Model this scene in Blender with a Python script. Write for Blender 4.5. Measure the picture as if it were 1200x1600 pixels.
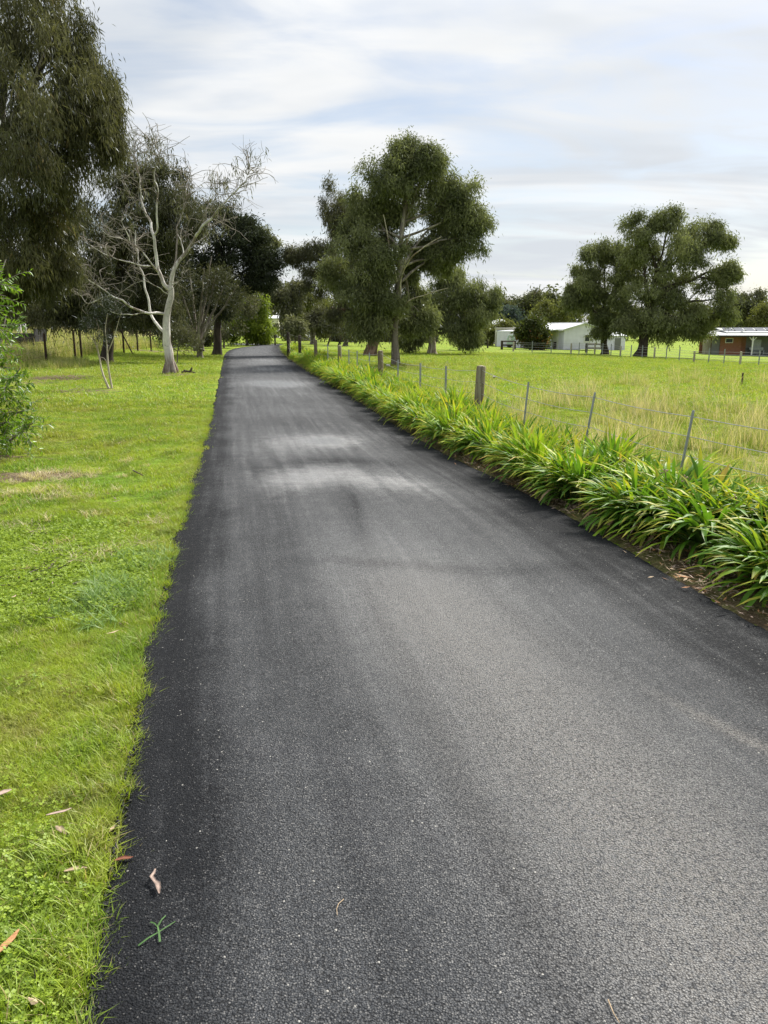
import bpy, math, random
import numpy as np

for o in list(bpy.data.objects):
    bpy.data.objects.remove(o)
SC = bpy.context.scene
COL = SC.collection
R = math.radians

# ------------------------------------------------------------------ camera
H = 1.6
PITCH = R(13.4)
cam_d = bpy.data.cameras.new('camera')
cam_d.sensor_fit = 'VERTICAL'
cam_d.sensor_height = 24.0
cam_d.lens = 18.0
cam_d.clip_start = 0.05
cam_d.clip_end = 6000
cam = bpy.data.objects.new('camera', cam_d)
cam.location = (0, 0, H)
cam.rotation_euler = (R(90) - PITCH, 0, 0)
COL.objects.link(cam)
SC.camera = cam

# ------------------------------------------------------------------ light
SUN_EL, SUN_AZ = R(46), R(42)      # azimuth measured from +Y towards +X
SKY_STRENGTH = 0.10
W = bpy.data.worlds.new('World')
SC.world = W
W.use_nodes = True


def nd(nt, typ, **kw):
    n = nt.nodes.new(typ)
    for k, v in kw.items():
        setattr(n, k, v)
    return n


def build_world():
    nt = W.node_tree
    nt.nodes.clear()
    L = nt.links.new
    out = nd(nt, 'ShaderNodeOutputWorld')
    bg = nd(nt, 'ShaderNodeBackground')
    bg.inputs['Strength'].default_value = SKY_STRENGTH
    L(bg.outputs[0], out.inputs[0])
    sky = nd(nt, 'ShaderNodeTexSky', sky_type='NISHITA')
    sky.sun_disc = False
    sky.sun_elevation = SUN_EL
    sky.sun_rotation = SUN_AZ
    sky.dust_density = 1.5
    sky.air_density = 1.0
    tc = nd(nt, 'ShaderNodeTexCoord')
    sep = nd(nt, 'ShaderNodeSeparateXYZ')
    L(tc.outputs['Generated'], sep.inputs[0])
    mx = nd(nt, 'ShaderNodeMath', operation='MAXIMUM')
    L(sep.outputs[2], mx.inputs[0]); mx.inputs[1].default_value = 0.0
    ad = nd(nt, 'ShaderNodeMath', operation='ADD')
    L(mx.outputs[0], ad.inputs[0]); ad.inputs[1].default_value = 0.16
    dx = nd(nt, 'ShaderNodeMath', operation='DIVIDE')
    dy = nd(nt, 'ShaderNodeMath', operation='DIVIDE')
    L(sep.outputs[0], dx.inputs[0]); L(ad.outputs[0], dx.inputs[1])
    L(sep.outputs[1], dy.inputs[0]); L(ad.outputs[0], dy.inputs[1])
    cmb = nd(nt, 'ShaderNodeCombineXYZ')
    L(dx.outputs[0], cmb.inputs[0]); L(dy.outputs[0], cmb.inputs[1])

    def cloud(scale, rot, sx, sy, detail, dist, off):
        mp = nd(nt, 'ShaderNodeMapping')
        mp.inputs['Location'].default_value = off
        mp.inputs['Rotation'].default_value = (0, 0, rot)
        mp.inputs['Scale'].default_value = (sx, sy, 1)
        L(cmb.outputs[0], mp.inputs[0])
        n = nd(nt, 'ShaderNodeTexNoise')
        n.inputs['Scale'].default_value = scale
        n.inputs['Detail'].default_value = detail
        n.inputs['Roughness'].default_value = 0.52
        n.inputs['Distortion'].default_value = dist
        L(mp.outputs[0], n.inputs['Vector'])
        return n.outputs['Fac']
    a = cloud(1.0, R(12), 0.8, 1.1, 7, 0.7, (7.9, 16.02, 0))
    b = cloud(2.4, R(-14), 0.55, 1.25, 9, 1.1, (8.89, 18.71, 2.0))
    m1 = nd(nt, 'ShaderNodeMath', operation='MULTIPLY'); L(a, m1.inputs[0]); m1.inputs[1].default_value = 0.55
    m2 = nd(nt, 'ShaderNodeMath', operation='MULTIPLY_ADD'); L(b, m2.inputs[0]); m2.inputs[1].default_value = 0.45
    L(m1.outputs[0], m2.inputs[2])
    ramp = nd(nt, 'ShaderNodeMapRange', interpolation_type='SMOOTHSTEP')
    ramp.inputs['From Min'].default_value = 0.36
    ramp.inputs['From Max'].default_value = 0.57
    ramp.inputs['To Min'].default_value = 0.34
    ramp.inputs['To Max'].default_value = 1.0
    L(m2.outputs[0], ramp.inputs['Value'])
    # cloud body: two soft greys, brighter overhead as an overcast sky is
    c = cloud(1.1, R(4), 0.5, 1.6, 4, 0.6, (7.0, 2.0, 4.0))
    cr = nd(nt, 'ShaderNodeMapRange', interpolation_type='SMOOTHSTEP')
    cr.inputs['From Min'].default_value = 0.35; cr.inputs['From Max'].default_value = 0.65
    L(c, cr.inputs['Value'])
    cm = nd(nt, 'ShaderNodeMix', data_type='RGBA')
    cm.inputs['A'].default_value = (4.15, 4.4, 4.7, 1)
    cm.inputs['B'].default_value = (5.55, 5.6, 5.6, 1)
    L(cr.outputs[0], cm.inputs['Factor'])
    zen = nd(nt, 'ShaderNodeMapRange')
    zen.inputs['From Min'].default_value = 0.3; zen.inputs['From Max'].default_value = 1.0
    zen.inputs['To Min'].default_value = 1.0; zen.inputs["To Max"].default_value = 1.8
    L(sep.outputs[2], zen.inputs['Value'])
    vm = nd(nt, 'ShaderNodeVectorMath', operation='SCALE')
    L(cm.outputs['Result'], vm.inputs[0]); L(zen.outputs[0], vm.inputs['Scale'])
    vs = nd(nt, 'ShaderNodeVectorMath', operation='SCALE')
    L(sky.outputs[0], vs.inputs[0]); vs.inputs["Scale"].default_value = 0.75
    fin = nd(nt, 'ShaderNodeMix', data_type='RGBA')
    L(ramp.outputs[0], fin.inputs['Factor'])
    L(vs.outputs[0], fin.inputs['A']); L(vm.outputs[0], fin.inputs['B'])
    L(fin.outputs['Result'], bg.inputs['Color'])


build_world()
sun_d = bpy.data.lights.new('sun', 'SUN')
sun_d.energy = 5.0
sun_d.angle = R(13)
sun_d.color = (1.0, 0.95, 0.86)
sun = bpy.data.objects.new('sun', sun_d)
sun.rotation_euler = (R(90) - SUN_EL, 0, -SUN_AZ + math.pi)
COL.objects.link(sun)
# (a sun lamp shines along its own -Z: tilt it from straight down, then turn it so that it comes from SUN_AZ)
vs = SC.view_settings
SC.display_settings.display_device = 'sRGB'
vs.view_transform = 'Standard'
vs.look = 'None'
vs.exposure = 0.80
vs.gamma = 1.0
vs.use_curve_mapping = False
SC.render.engine = 'CYCLES'
SC.cycles.use_denoising = True
try:
    SC.cycles.denoiser = 'OPENIMAGEDENOISE'
    SC.cycles.denoising_prefilter = 'ACCURATE'
except Exception:
    pass
SC.cycles.max_bounces = 6
SC.cycles.diffuse_bounces = 3
SC.cycles.glossy_bounces = 2
SC.cycles.transmission_bounces = 3
SC.cycles.transparent_max_bounces = 4
SC.cycles.caustics_reflective = False
SC.cycles.caustics_refractive = False
SC.cycles.sample_clamp_indirect = 4

# ------------------------------------------------------------------ placing helpers
CP, SP = math.cos(PITCH), math.sin(PITCH)
FPX = 1200.0


def ray(px, py):
    a, b = (px - 600) / FPX, (800 - py) / FPX
    return np.array([a, CP + b * SP, -SP + b * CP])


def at(px, py, Y):
    d = ray(px, py)
    return np.array([0, 0, H]) + d * (Y / d[1])


def flat(px, py):
    d = ray(px, py)
    return np.array([0, 0, H]) + d * (-H / d[2])


def sst(t):
    t = np.clip(t, 0, 1)
    return t * t * (3 - 2 * t)


LPX = [(20, 2100), (78, 1800), (130, 1600), (163, 1400), (200, 1180), (222, 1060), (245, 955), (267, 870), (290, 790), (305, 735), (318, 690),
       (330, 645), (340, 605), (346, 575), (349, 562), (352, 552.5), (361, 546), (380, 542.2), (404, 539.6)]
RPX = [(2333, 1600), (1890, 1350), (1500, 1145), (1200, 984), (1000, 869), (850, 784), (700, 710), (620, 664), (570, 632), (520, 602),
       (480, 579), (460, 566), (445, 554.5), (439, 547), (438, 542.5), (437, 539.2)]
LE = np.array([flat(*p)[:2] for p in LPX])
RE = np.array([flat(*p)[:2] for p in RPX])
LE = np.vstack([[LE[0][0] + 0.45, -12], LE])
RE = np.vstack([[RE[0][0] + 1.3, -12], RE])
# the far bend, where the drive turns away to the left behind the shrub
LE = np.vstack([LE, [[-14.5, 82], [-22, 86], [-40, 88]]])
RE = np.vstack([RE, [[-10.6, 84], [-13.5, 89], [-22, 92], [-40, 93]]])


def resample(P, n):
    # smooth (centripetal-like) resampling
    d = np.concatenate([[0], np.cumsum(np.linalg.norm(np.diff(P, axis=0), axis=1))])
    Q = P.copy()
    m = np.zeros_like(Q)
    for i in range(len(P)):
        a, b = max(i - 1, 0), min(i + 1, len(P) - 1)
        m[i] = (P[b] - P[a]) / (d[b] - d[a])
    # samples denser near the camera
    t = n
    k = np.clip(np.searchsorted(d, t) - 1, 0, len(P) - 2)
    h = (d[k + 1] - d[k])
    u = ((t - d[k]) / h)[:, None]
    h = h[:, None]
    return ((2 * u**3 - 3 * u**2 + 1) * P[k] + (u**3 - 2 * u**2 + u) * h * m[k] +
            (-2 * u**3 + 3 * u**2) * P[k + 1] + (u**3 - u**2) * h * m[k + 1]), d[-1]


def path_y(P, y):
    return np.interp(y, P[:, 1], P[:, 0])


_t = np.linspace(0, 1, 900)
_, dl = resample(LE, np.array([0.0]))
_, dr = resample(RE, np.array([0.0]))
LS, _ = resample(LE, _t * dl)
RS, _ = resample(RE, _t * dr)
# by-y tables over the part where y grows
_li = LS[:, 1] < 80
_ri = RS[:, 1] < 80
LT, RT = LS[_li], RS[_ri]


def xl(y):
    return np.interp(y, LT[:, 1], LT[:, 0])


def xr(y):
    return np.interp(y, RT[:, 1], RT[:, 0])


def zt(x, y):
    x, y = np.asarray(x, float), np.asarray(y, float)
    s = x - xr(y)
    z = -1.75 * sst((s - 1.6) / 68)
    sl = xl(y) - x
    z = z + 0.85 * sst((sl - 3.0) / 9) * sst((y - 33) / 24)
    b = 0.03 * np.sin(x * 1.3 + 0.7 * y) * np.sin(y * 0.9 - 0.4 * x) + 0.02 * np.sin(2.9 * x) * np.sin(2.3 * y + 1)
    near = np.maximum(sst((s - 0.3) / 1.5), sst((sl - 0.2) / 1.5))
    return z + b * near - 0.035


def gnd(px, py):
    d = ray(px, py)
    t0, t1 = 0.5, 400.0
    o = np.array([0, 0, H])
    ts = np.concatenate([np.linspace(1, 60, 1200), np.linspace(60, 400, 2000)])
    P = o + d * ts[:, None]
    below = P[:, 2] <= zt(P[:, 0], P[:, 1])
    i = int(np.argmax(below)) if below.any() else len(ts) - 1
    p = P[i]
    p[2] = float(zt(p[0], p[1]))
    return p


# ------------------------------------------------------------------ mesh helpers
class Acc:
    """collects vertices and faces, then links them as one mesh object"""

    def __init__(self):
        self.V, self.F, self.n = [], [], 0
        self.T = []

    def add(self, V, F, tint=0.5):
        V = np.asarray(V, float)
        F = np.asarray(F, int)
        self.V.append(V)
        self.F.append(F + self.n)
        self.T.append(np.broadcast_to(np.asarray(tint, float), (len(F),)))
        self.n += len(V)
        return self

    def box(self, x0, x1, y0, y1, z0, z1, rot=0.0, org=(0, 0, 0)):
        V = np.array([[x, y, z] for z in (z0, z1) for y in (y0, y1) for x in (x0, x1)], float)
        if rot:
            c, s = math.cos(rot), math.sin(rot)
            V = np.stack([V[:, 0] * c - V[:, 1] * s, V[:, 0] * s + V[:, 1] * c, V[:, 2]], 1)
        V = V + np.array(org)
        return self.add(V, [[0, 2, 3, 1], [4, 5, 7, 6], [0, 1, 5, 4], [2, 6, 7, 3], [0, 4, 6, 2], [1, 3, 7, 5]])

    def tube(self, P, rad, sides=6, wob=0.0, rng=None, cap=True):
        P = np.asarray(P, float)
        n = len(P)
        rad = np.broadcast_to(np.asarray(rad, float), (n,))
        T = np.gradient(P, axis=0)
        T /= np.linalg.norm(T, axis=1, keepdims=True) + 1e-9
        ref = np.array([0.0, 0, 1]) if abs(T[:, 2]).mean() < 0.8 else np.array([0.0, 1, 0])
        A = np.cross(T, ref)
        A /= np.linalg.norm(A, axis=1, keepdims=True) + 1e-9
        B = np.cross(T, A)
        th = np.arange(sides) * 2 * math.pi / sides
        rr = rad[:, None] * np.ones((1, sides))
        if wob and rng is not None:
            rr = rr * (1 + wob * rng.normal(size=(n, sides)))
        V = P[:, None, :] + rr[..., None] * (np.cos(th)[None, :, None] * A[:, None, :] + np.sin(th)[None, :, None] * B[:, None, :])
        V = V.reshape(-1, 3)
        i = np.arange(n - 1)[:, None] * sides
        j = np.arange(sides)[None, :]
        k = (j + 1) % sides
        F = np.stack([i + j, i + k, i + sides + k, i + sides + j], -1).reshape(-1, 4)
        self.add(V, F)
        if cap:
            e = np.vstack([V[-sides:], P[-1:] + T[-1:] * rad[-1] * 0.25])
            j = np.arange(sides)
            self.add(e, np.stack([j, (j + 1) % sides, np.full(sides, sides), np.full(sides, sides)], 1))
        return self

    def mesh(self, name, mat, org=(0, 0, 0), smooth=False):
        V = np.vstack(self.V) - np.array(org)
        F = np.vstack(self.F)
        T = np.concatenate(self.T)
        me = bpy.data.meshes.new(name)
        tri = F[:, 2] == F[:, 3]
        cnt = np.where(tri, 3, 4)
        me.vertices.add(len(V))
        me.vertices.foreach_set('co', V.astype(np.float32).ravel())
        st = np.concatenate([[0], np.cumsum(cnt)[:-1]])
        if tri.any():
            keep = np.ones(F.shape, bool)
            keep[tri, 3] = False
            loops = F[keep]
        else:
            loops = F.ravel()
        me.loops.add(len(loops))
        me.loops.foreach_set('vertex_index', loops.astype(np.int32))
        me.polygons.add(len(F))
        me.polygons.foreach_set('loop_start', st.astype(np.int32))
        me.polygons.foreach_set('loop_total', cnt.astype(np.int32))
        me.polygons.foreach_set('use_smooth', np.full(len(F), smooth))
        me.update(calc_edges=True)
        a = me.attributes.new('tint', 'FLOAT', 'FACE')
        a.data.foreach_set('value', T.astype(np.float32))
        if mat is not None:
            me.materials.append(mat)
        return me

    def obj(self, name, mat, parent=None, org=None, smooth=False, kind=None):
        if org is None:
            org = parent['_org'] if parent is not None and '_org' in parent else (0, 0, 0)
        o = bpy.data.objects.new(name, self.mesh(name, mat, org, smooth))
        COL.objects.link(o)
        if parent is not None:
            o.parent = parent
        else:
            o.location = org
        if kind:
            o['kind'] = kind
        return o


ORG = {}


def thing(name, label, cat, loc, group=None):
    o = bpy.data.objects.new(name, None)
    o.empty_display_size = 0.2
    o.location = loc
    COL.objects.link(o)
    o['label'] = label
    o['category'] = cat
    if group:
        o['group'] = group
    ORG[o.name] = np.array(loc, float)
    return o


def part(acc, name, mat, parent, smooth=False, kind=None, label=None):
    org = ORG.get(parent.name)
    o = bpy.data.objects.new(name, acc.mesh(name, mat, org, smooth))
    COL.objects.link(o)
    o.parent = parent
    ORG[o.name] = org
    if kind:
        o['kind'] = kind
    if label:
        o['label'] = label
    return o


def tag(o, label, cat, group=None):
    o['label'] = label
    o['category'] = cat
    if group:
        o['group'] = group
    return o


def norm(v):
    return v / (np.linalg.norm(v, axis=-1, keepdims=True) + 1e-9)


# ------------------------------------------------------------------ materials
def mat_new(name):
    m = bpy.data.materials.new(name)
    m.use_nodes = True
    nt = m.node_tree
    nt.nodes.clear()
    out = nd(nt, 'ShaderNodeOutputMaterial')
    return m, nt, out


def rgb(c):
    return (c[0], c[1], c[2], 1.0)


def noise(nt, vec, scale, detail=3, rough=0.55, dist=0.0):
    n = nd(nt, 'ShaderNodeTexNoise')
    n.inputs['Scale'].default_value = scale
    n.inputs['Detail'].default_value = detail
    n.inputs['Roughness'].default_value = rough
    n.inputs['Distortion'].default_value = dist
    if vec is not None:
        nt.links.new(vec, n.inputs['Vector'])
    return n.outputs['Fac']


def remap(nt, v, a, b, c=0.0, d=1.0, smooth=True):
    r = nd(nt, 'ShaderNodeMapRange', interpolation_type='SMOOTHSTEP' if smooth else 'LINEAR')
    r.inputs['From Min'].default_value = a
    r.inputs['From Max'].default_value = b
    r.inputs['To Min'].default_value = c
    r.inputs['To Max'].default_value = d
    nt.links.new(v, r.inputs['Value'])
    return r.outputs[0]


def mix(nt, f, a, b, blend='MIX'):
    m = nd(nt, 'ShaderNodeMix', data_type='RGBA', blend_type=blend)
    for key, v in (('Factor', f), ('A', a), ('B', b)):
        s = m.inputs[key]
        if hasattr(v, 'links'):
            nt.links.new(v, s)
        elif isinstance(v, (int, float)):
            s.default_value = v
        else:
            s.default_value = rgb(v)
    return m.outputs['Result']


def mth(nt, op, a, b=None, c=None):
    m = nd(nt, 'ShaderNodeMath', operation=op)
    for i, v in enumerate((a, b, c)):
        if v is None:
            continue
        if hasattr(v, 'links'):
            nt.links.new(v, m.inputs[i])
        else:
            m.inputs[i].default_value = v
    return m.outputs[0]


def bump(nt, h, strength, dist):
    b = nd(nt, 'ShaderNodeBump')
    b.inputs['Strength'].default_value = strength
    b.inputs['Distance'].default_value = dist
    nt.links.new(h, b.inputs['Height'])
    return b.outputs[0]


def mapped(nt, vec, sx, sy, sz):
    mp = nd(nt, 'ShaderNodeMapping')
    mp.inputs['Scale'].default_value = (sx, sy, sz)
    nt.links.new(vec, mp.inputs[0])
    return mp.outputs[0]


def principled(nt, out, col, rough=0.7, spec=0.4, normal=None, metal=0.0):
    p = nd(nt, 'ShaderNodeBsdfPrincipled')
    for key, v in (('Base Color', col), ('Roughness', rough), ('Specular IOR Level', spec), ('Metallic', metal)):
        if hasattr(v, 'links'):
            nt.links.new(v, p.inputs[key])
        elif isinstance(v, (int, float)):
            p.inputs[key].default_value = v
        else:
            p.inputs[key].default_value = rgb(v)
    if normal is not None:
        nt.links.new(normal, p.inputs['Normal'])
    nt.links.new(p.outputs[0], out.inputs[0])
    return p


def m_leaf(name, lo, hi, warm=None, warm_amt=0.0, trans=0.35, gloss=0.07, rough=0.6):
    """leaves: tint (a face value) runs from lo to hi; a share of them turns to warm"""
    m, nt, out = mat_new(name)
    L = nt.links.new
    at_ = nd(nt, 'ShaderNodeAttribute', attribute_name='tint')
    f = at_.outputs['Fac']
    col = mix(nt, f, lo, hi)
    if warm is not None:
        w = remap(nt, f, 1 - warm_amt - 0.06, 1 - warm_amt + 0.06)
        col = mix(nt, w, col, warm)
    d = nd(nt, 'ShaderNodeBsdfDiffuse'); L(col, d.inputs[0])
    t = nd(nt, 'ShaderNodeBsdfTranslucent')
    tc = mix(nt, 1.0, col, (1.1, 1.15, 0.7), 'MULTIPLY'); L(tc, t.inputs[0])
    ms = nd(nt, 'ShaderNodeMixShader'); ms.inputs[0].default_value = trans
    L(d.outputs[0], ms.inputs[1]); L(t.outputs[0], ms.inputs[2])
    g = nd(nt, 'ShaderNodeBsdfGlossy'); g.inputs['Roughness'].default_value = rough
    g.inputs['Color'].default_value = (0.9, 0.95, 1, 1)
    lw = nd(nt, 'ShaderNodeFresnel'); lw.inputs['IOR'].default_value = 1.38
    fg = mth(nt, 'MULTIPLY', lw.outputs[0], gloss * 2)
    m2 = nd(nt, 'ShaderNodeMixShader'); L(fg, m2.inputs[0])
    L(ms.outputs[0], m2.inputs[1]); L(g.outputs[0], m2.inputs[2])
    L(m2.outputs[0], out.inputs[0])
    return m


def m_bark(name, a, b, c=None, scale=6.0, base_dark=None, stretch=0.25):
    m, nt, out = mat_new(name)
    tc = nd(nt, 'ShaderNodeTexCoord')
    v = mapped(nt, tc.outputs['Object'], 1, 1, stretch)
    n1 = noise(nt, v, scale, 4, 0.6, 0.6)
    n2 = noise(nt, v, scale * 5, 3, 0.6)
    col = mix(nt, remap(nt, n1, 0.42, 0.58), a, b)
    if c is not None:
        n3 = noise(nt, v, scale * 0.6, 5, 0.65, 0.8)
        col = mix(nt, remap(nt, n3, 0.51, 0.58), col, c)
    if base_dark is not None:
        sep = nd(nt, 'ShaderNodeSeparateXYZ')
        nt.links.new(tc.outputs['Object'], sep.inputs[0])
        zz = mth(nt, 'ADD', sep.outputs[2], mth(nt, 'MULTIPLY', n1, 2.2))
        col = mix(nt, remap(nt, zz, 1.1, 2.0, 1, 0), col, base_dark)
    col = mix(nt, remap(nt, n2, 0.3, 0.7, 0.0, 0.35), col, tuple(x * 0.55 for x in a))
    n5 = noise(nt, mapped(nt, tc.outputs['Object'], 1, 1, 3.0), scale * 1.6, 3, 0.6, 1.0)
    col = mix(nt, remap(nt, n5, 0.60, 0.68, 0, 0.65), col, tuple(x * 0.35 for x in b))
    principled(nt, out, col, 0.85, 0.2, bump(nt, n2, 0.6, 0.02))
    return m


def m_plain(name, col, rough=0.6, spec=0.4, metal=0.0, vary=0.25, scale=3.0, bumpd=0.0):
    m, nt, out = mat_new(name)
    tc = nd(nt, 'ShaderNodeTexCoord')
    n = noise(nt, tc.outputs['Object'], scale, 5, 0.6, 0.3)
    c = mix(nt, remap(nt, n, 0.3, 0.7), col, tuple(x * (1 - vary) for x in col))
    nrm = bump(nt, n, 0.5, bumpd) if bumpd else None
    principled(nt, out, c, rough, spec, nrm, metal)
    return m


def ground_colour(nt, pos, dry_bias=0.0):
    """the turf's own colours, laid out over world positions, shared by soil sheet and blades"""
    n1 = noise(nt, pos, 0.22, 3, 0.55, 0.4)
    n2 = noise(nt, pos, 1.1, 4, 0.6, 0.5)
    n3 = noise(nt, pos, 6.0, 3, 0.6)
    col = mix(nt, remap(nt, n2, 0.36, 0.62), (0.155, 0.270, 0.021), (0.310, 0.390, 0.033))
    col = mix(nt, remap(nt, n1, 0.45, 0.68, 0, 0.55), col, (0.25, 0.265, 0.045))
    dry = mth(nt, 'ADD', mth(nt, 'MULTIPLY', n2, 0.55), mth(nt, 'MULTIPLY', n3, 0.45))
    col = mix(nt, remap(nt, dry, 0.53 - dry_bias, 0.68 - dry_bias, 0, 0.75), col, (0.25, 0.215, 0.085))
    dk = noise(nt, pos, 2.6, 4, 0.65, 0.8)
    col = mix(nt, remap(nt, dk, 0.50, 0.64, 0, 0.6), col, (0.095, 0.135, 0.025))
    dk2 = noise(nt, pos, 13, 3, 0.65, 0.5)
    col = mix(nt, remap(nt, dk2, 0.56, 0.70, 0, 0.42), col, (0.19, 0.165, 0.07))
    return col, n2, n3


def m_ground():
    m, nt, out = mat_new('turf_ground')
    g = nd(nt, 'ShaderNodeNewGeometry')
    pos = g.outputs['Position']
    col, n2, n3 = ground_colour(nt, pos)
    fine = noise(nt, pos, 38, 3, 0.7)
    mid = noise(nt, mapped(nt, pos, 1, 0.45, 1), 9, 4, 0.7)
    col = mix(nt, remap(nt, fine, 0.35, 0.7, 0.45, 0.0), col, (0.035, 0.05, 0.012))
    col = mix(nt, remap(nt, mid, 0.5, 0.72, 0, 0.35), col, (0.06, 0.11, 0.012))
    at_ = nd(nt, 'ShaderNodeAttribute', attribute_name='bare')  # bare earth plus the painted tree shade
    earth = mix(nt, remap(nt, mid, 0.35, 0.65), (0.11, 0.08, 0.05), (0.19, 0.15, 0.095))
    bf = mth(nt, 'ADD', at_.outputs['Fac'], mth(nt, 'MULTIPLY', mth(nt, 'SUBTRACT', n3, 0.5), 1.2))
    col = mix(nt, remap(nt, bf, 0.42, 0.62), col, earth)
    ad = nd(nt, 'ShaderNodeAttribute', attribute_name='dry')
    df = mth(nt, 'ADD', ad.outputs['Fac'], mth(nt, 'MULTIPLY', mth(nt, 'SUBTRACT', n2, 0.5), 1.0))
    col = mix(nt, remap(nt, df, 0.35, 0.85, 0, 0.8), col, (0.27, 0.24, 0.10))
    hb = mth(nt, 'ADD', fine, mid)
    principled(nt, out, col, 0.95, 0.1, bump(nt, hb, 0.9, 0.05))
    return m


def m_blade(name, mode):
    m, nt, out = mat_new(name)
    L = nt.links.new
    g = nd(nt, 'ShaderNodeNewGeometry')
    col, n2, n3 = ground_colour(nt, g.outputs['Position'], 0.02)
    at_ = nd(nt, 'ShaderNodeAttribute', attribute_name='tint')
    f = at_.outputs['Fac']
    if mode == 'lawn':
        col = mix(nt, remap(nt, f, 0.0, 1.0, 0.0, 0.8, False), col, mix(nt, 0.6, col, (0.28, 0.36, 0.032)))
        col = mix(nt, remap(nt, f, 0.90, 0.93), col, (0.40, 0.34, 0.15))
    elif mode == 'dry':
        col = mix(nt, f, (0.36, 0.31, 0.18), (0.60, 0.53, 0.34))
    elif mode == 'blue':
        col = mix(nt, f, (0.125, 0.225, 0.05), (0.24, 0.35, 0.10))
    elif mode == 'clover':
        col = mix(nt, f, (0.145, 0.235, 0.018), (0.29, 0.39, 0.032))
    elif mode == 'tall':
        col = mix(nt, remap(nt, f, 0.2, 0.9), mix(nt, 0.5, col, (0.12, 0.20, 0.02)), (0.46, 0.42, 0.19))
    d = nd(nt, 'ShaderNodeBsdfDiffuse'); L(col, d.inputs[0])
    t = nd(nt, 'ShaderNodeBsdfTranslucent'); L(mix(nt, 1.0, col, (1.2, 1.2, 0.7), 'MULTIPLY'), t.inputs[0])
    ms = nd(nt, 'ShaderNodeMixShader'); ms.inputs[0].default_value = 0.4
    L(d.outputs[0], ms.inputs[1]); L(t.outputs[0], ms.inputs[2])
    gl = nd(nt, 'ShaderNodeBsdfGlossy'); gl.inputs['Roughness'].default_value = 0.5
    m2 = nd(nt, 'ShaderNodeMixShader'); m2.inputs[0].default_value = 0.03
    L(ms.outputs[0], m2.inputs[1]); L(gl.outputs[0], m2.inputs[2])
    L(m2.outputs[0], out.inputs[0])
    return m


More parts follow.
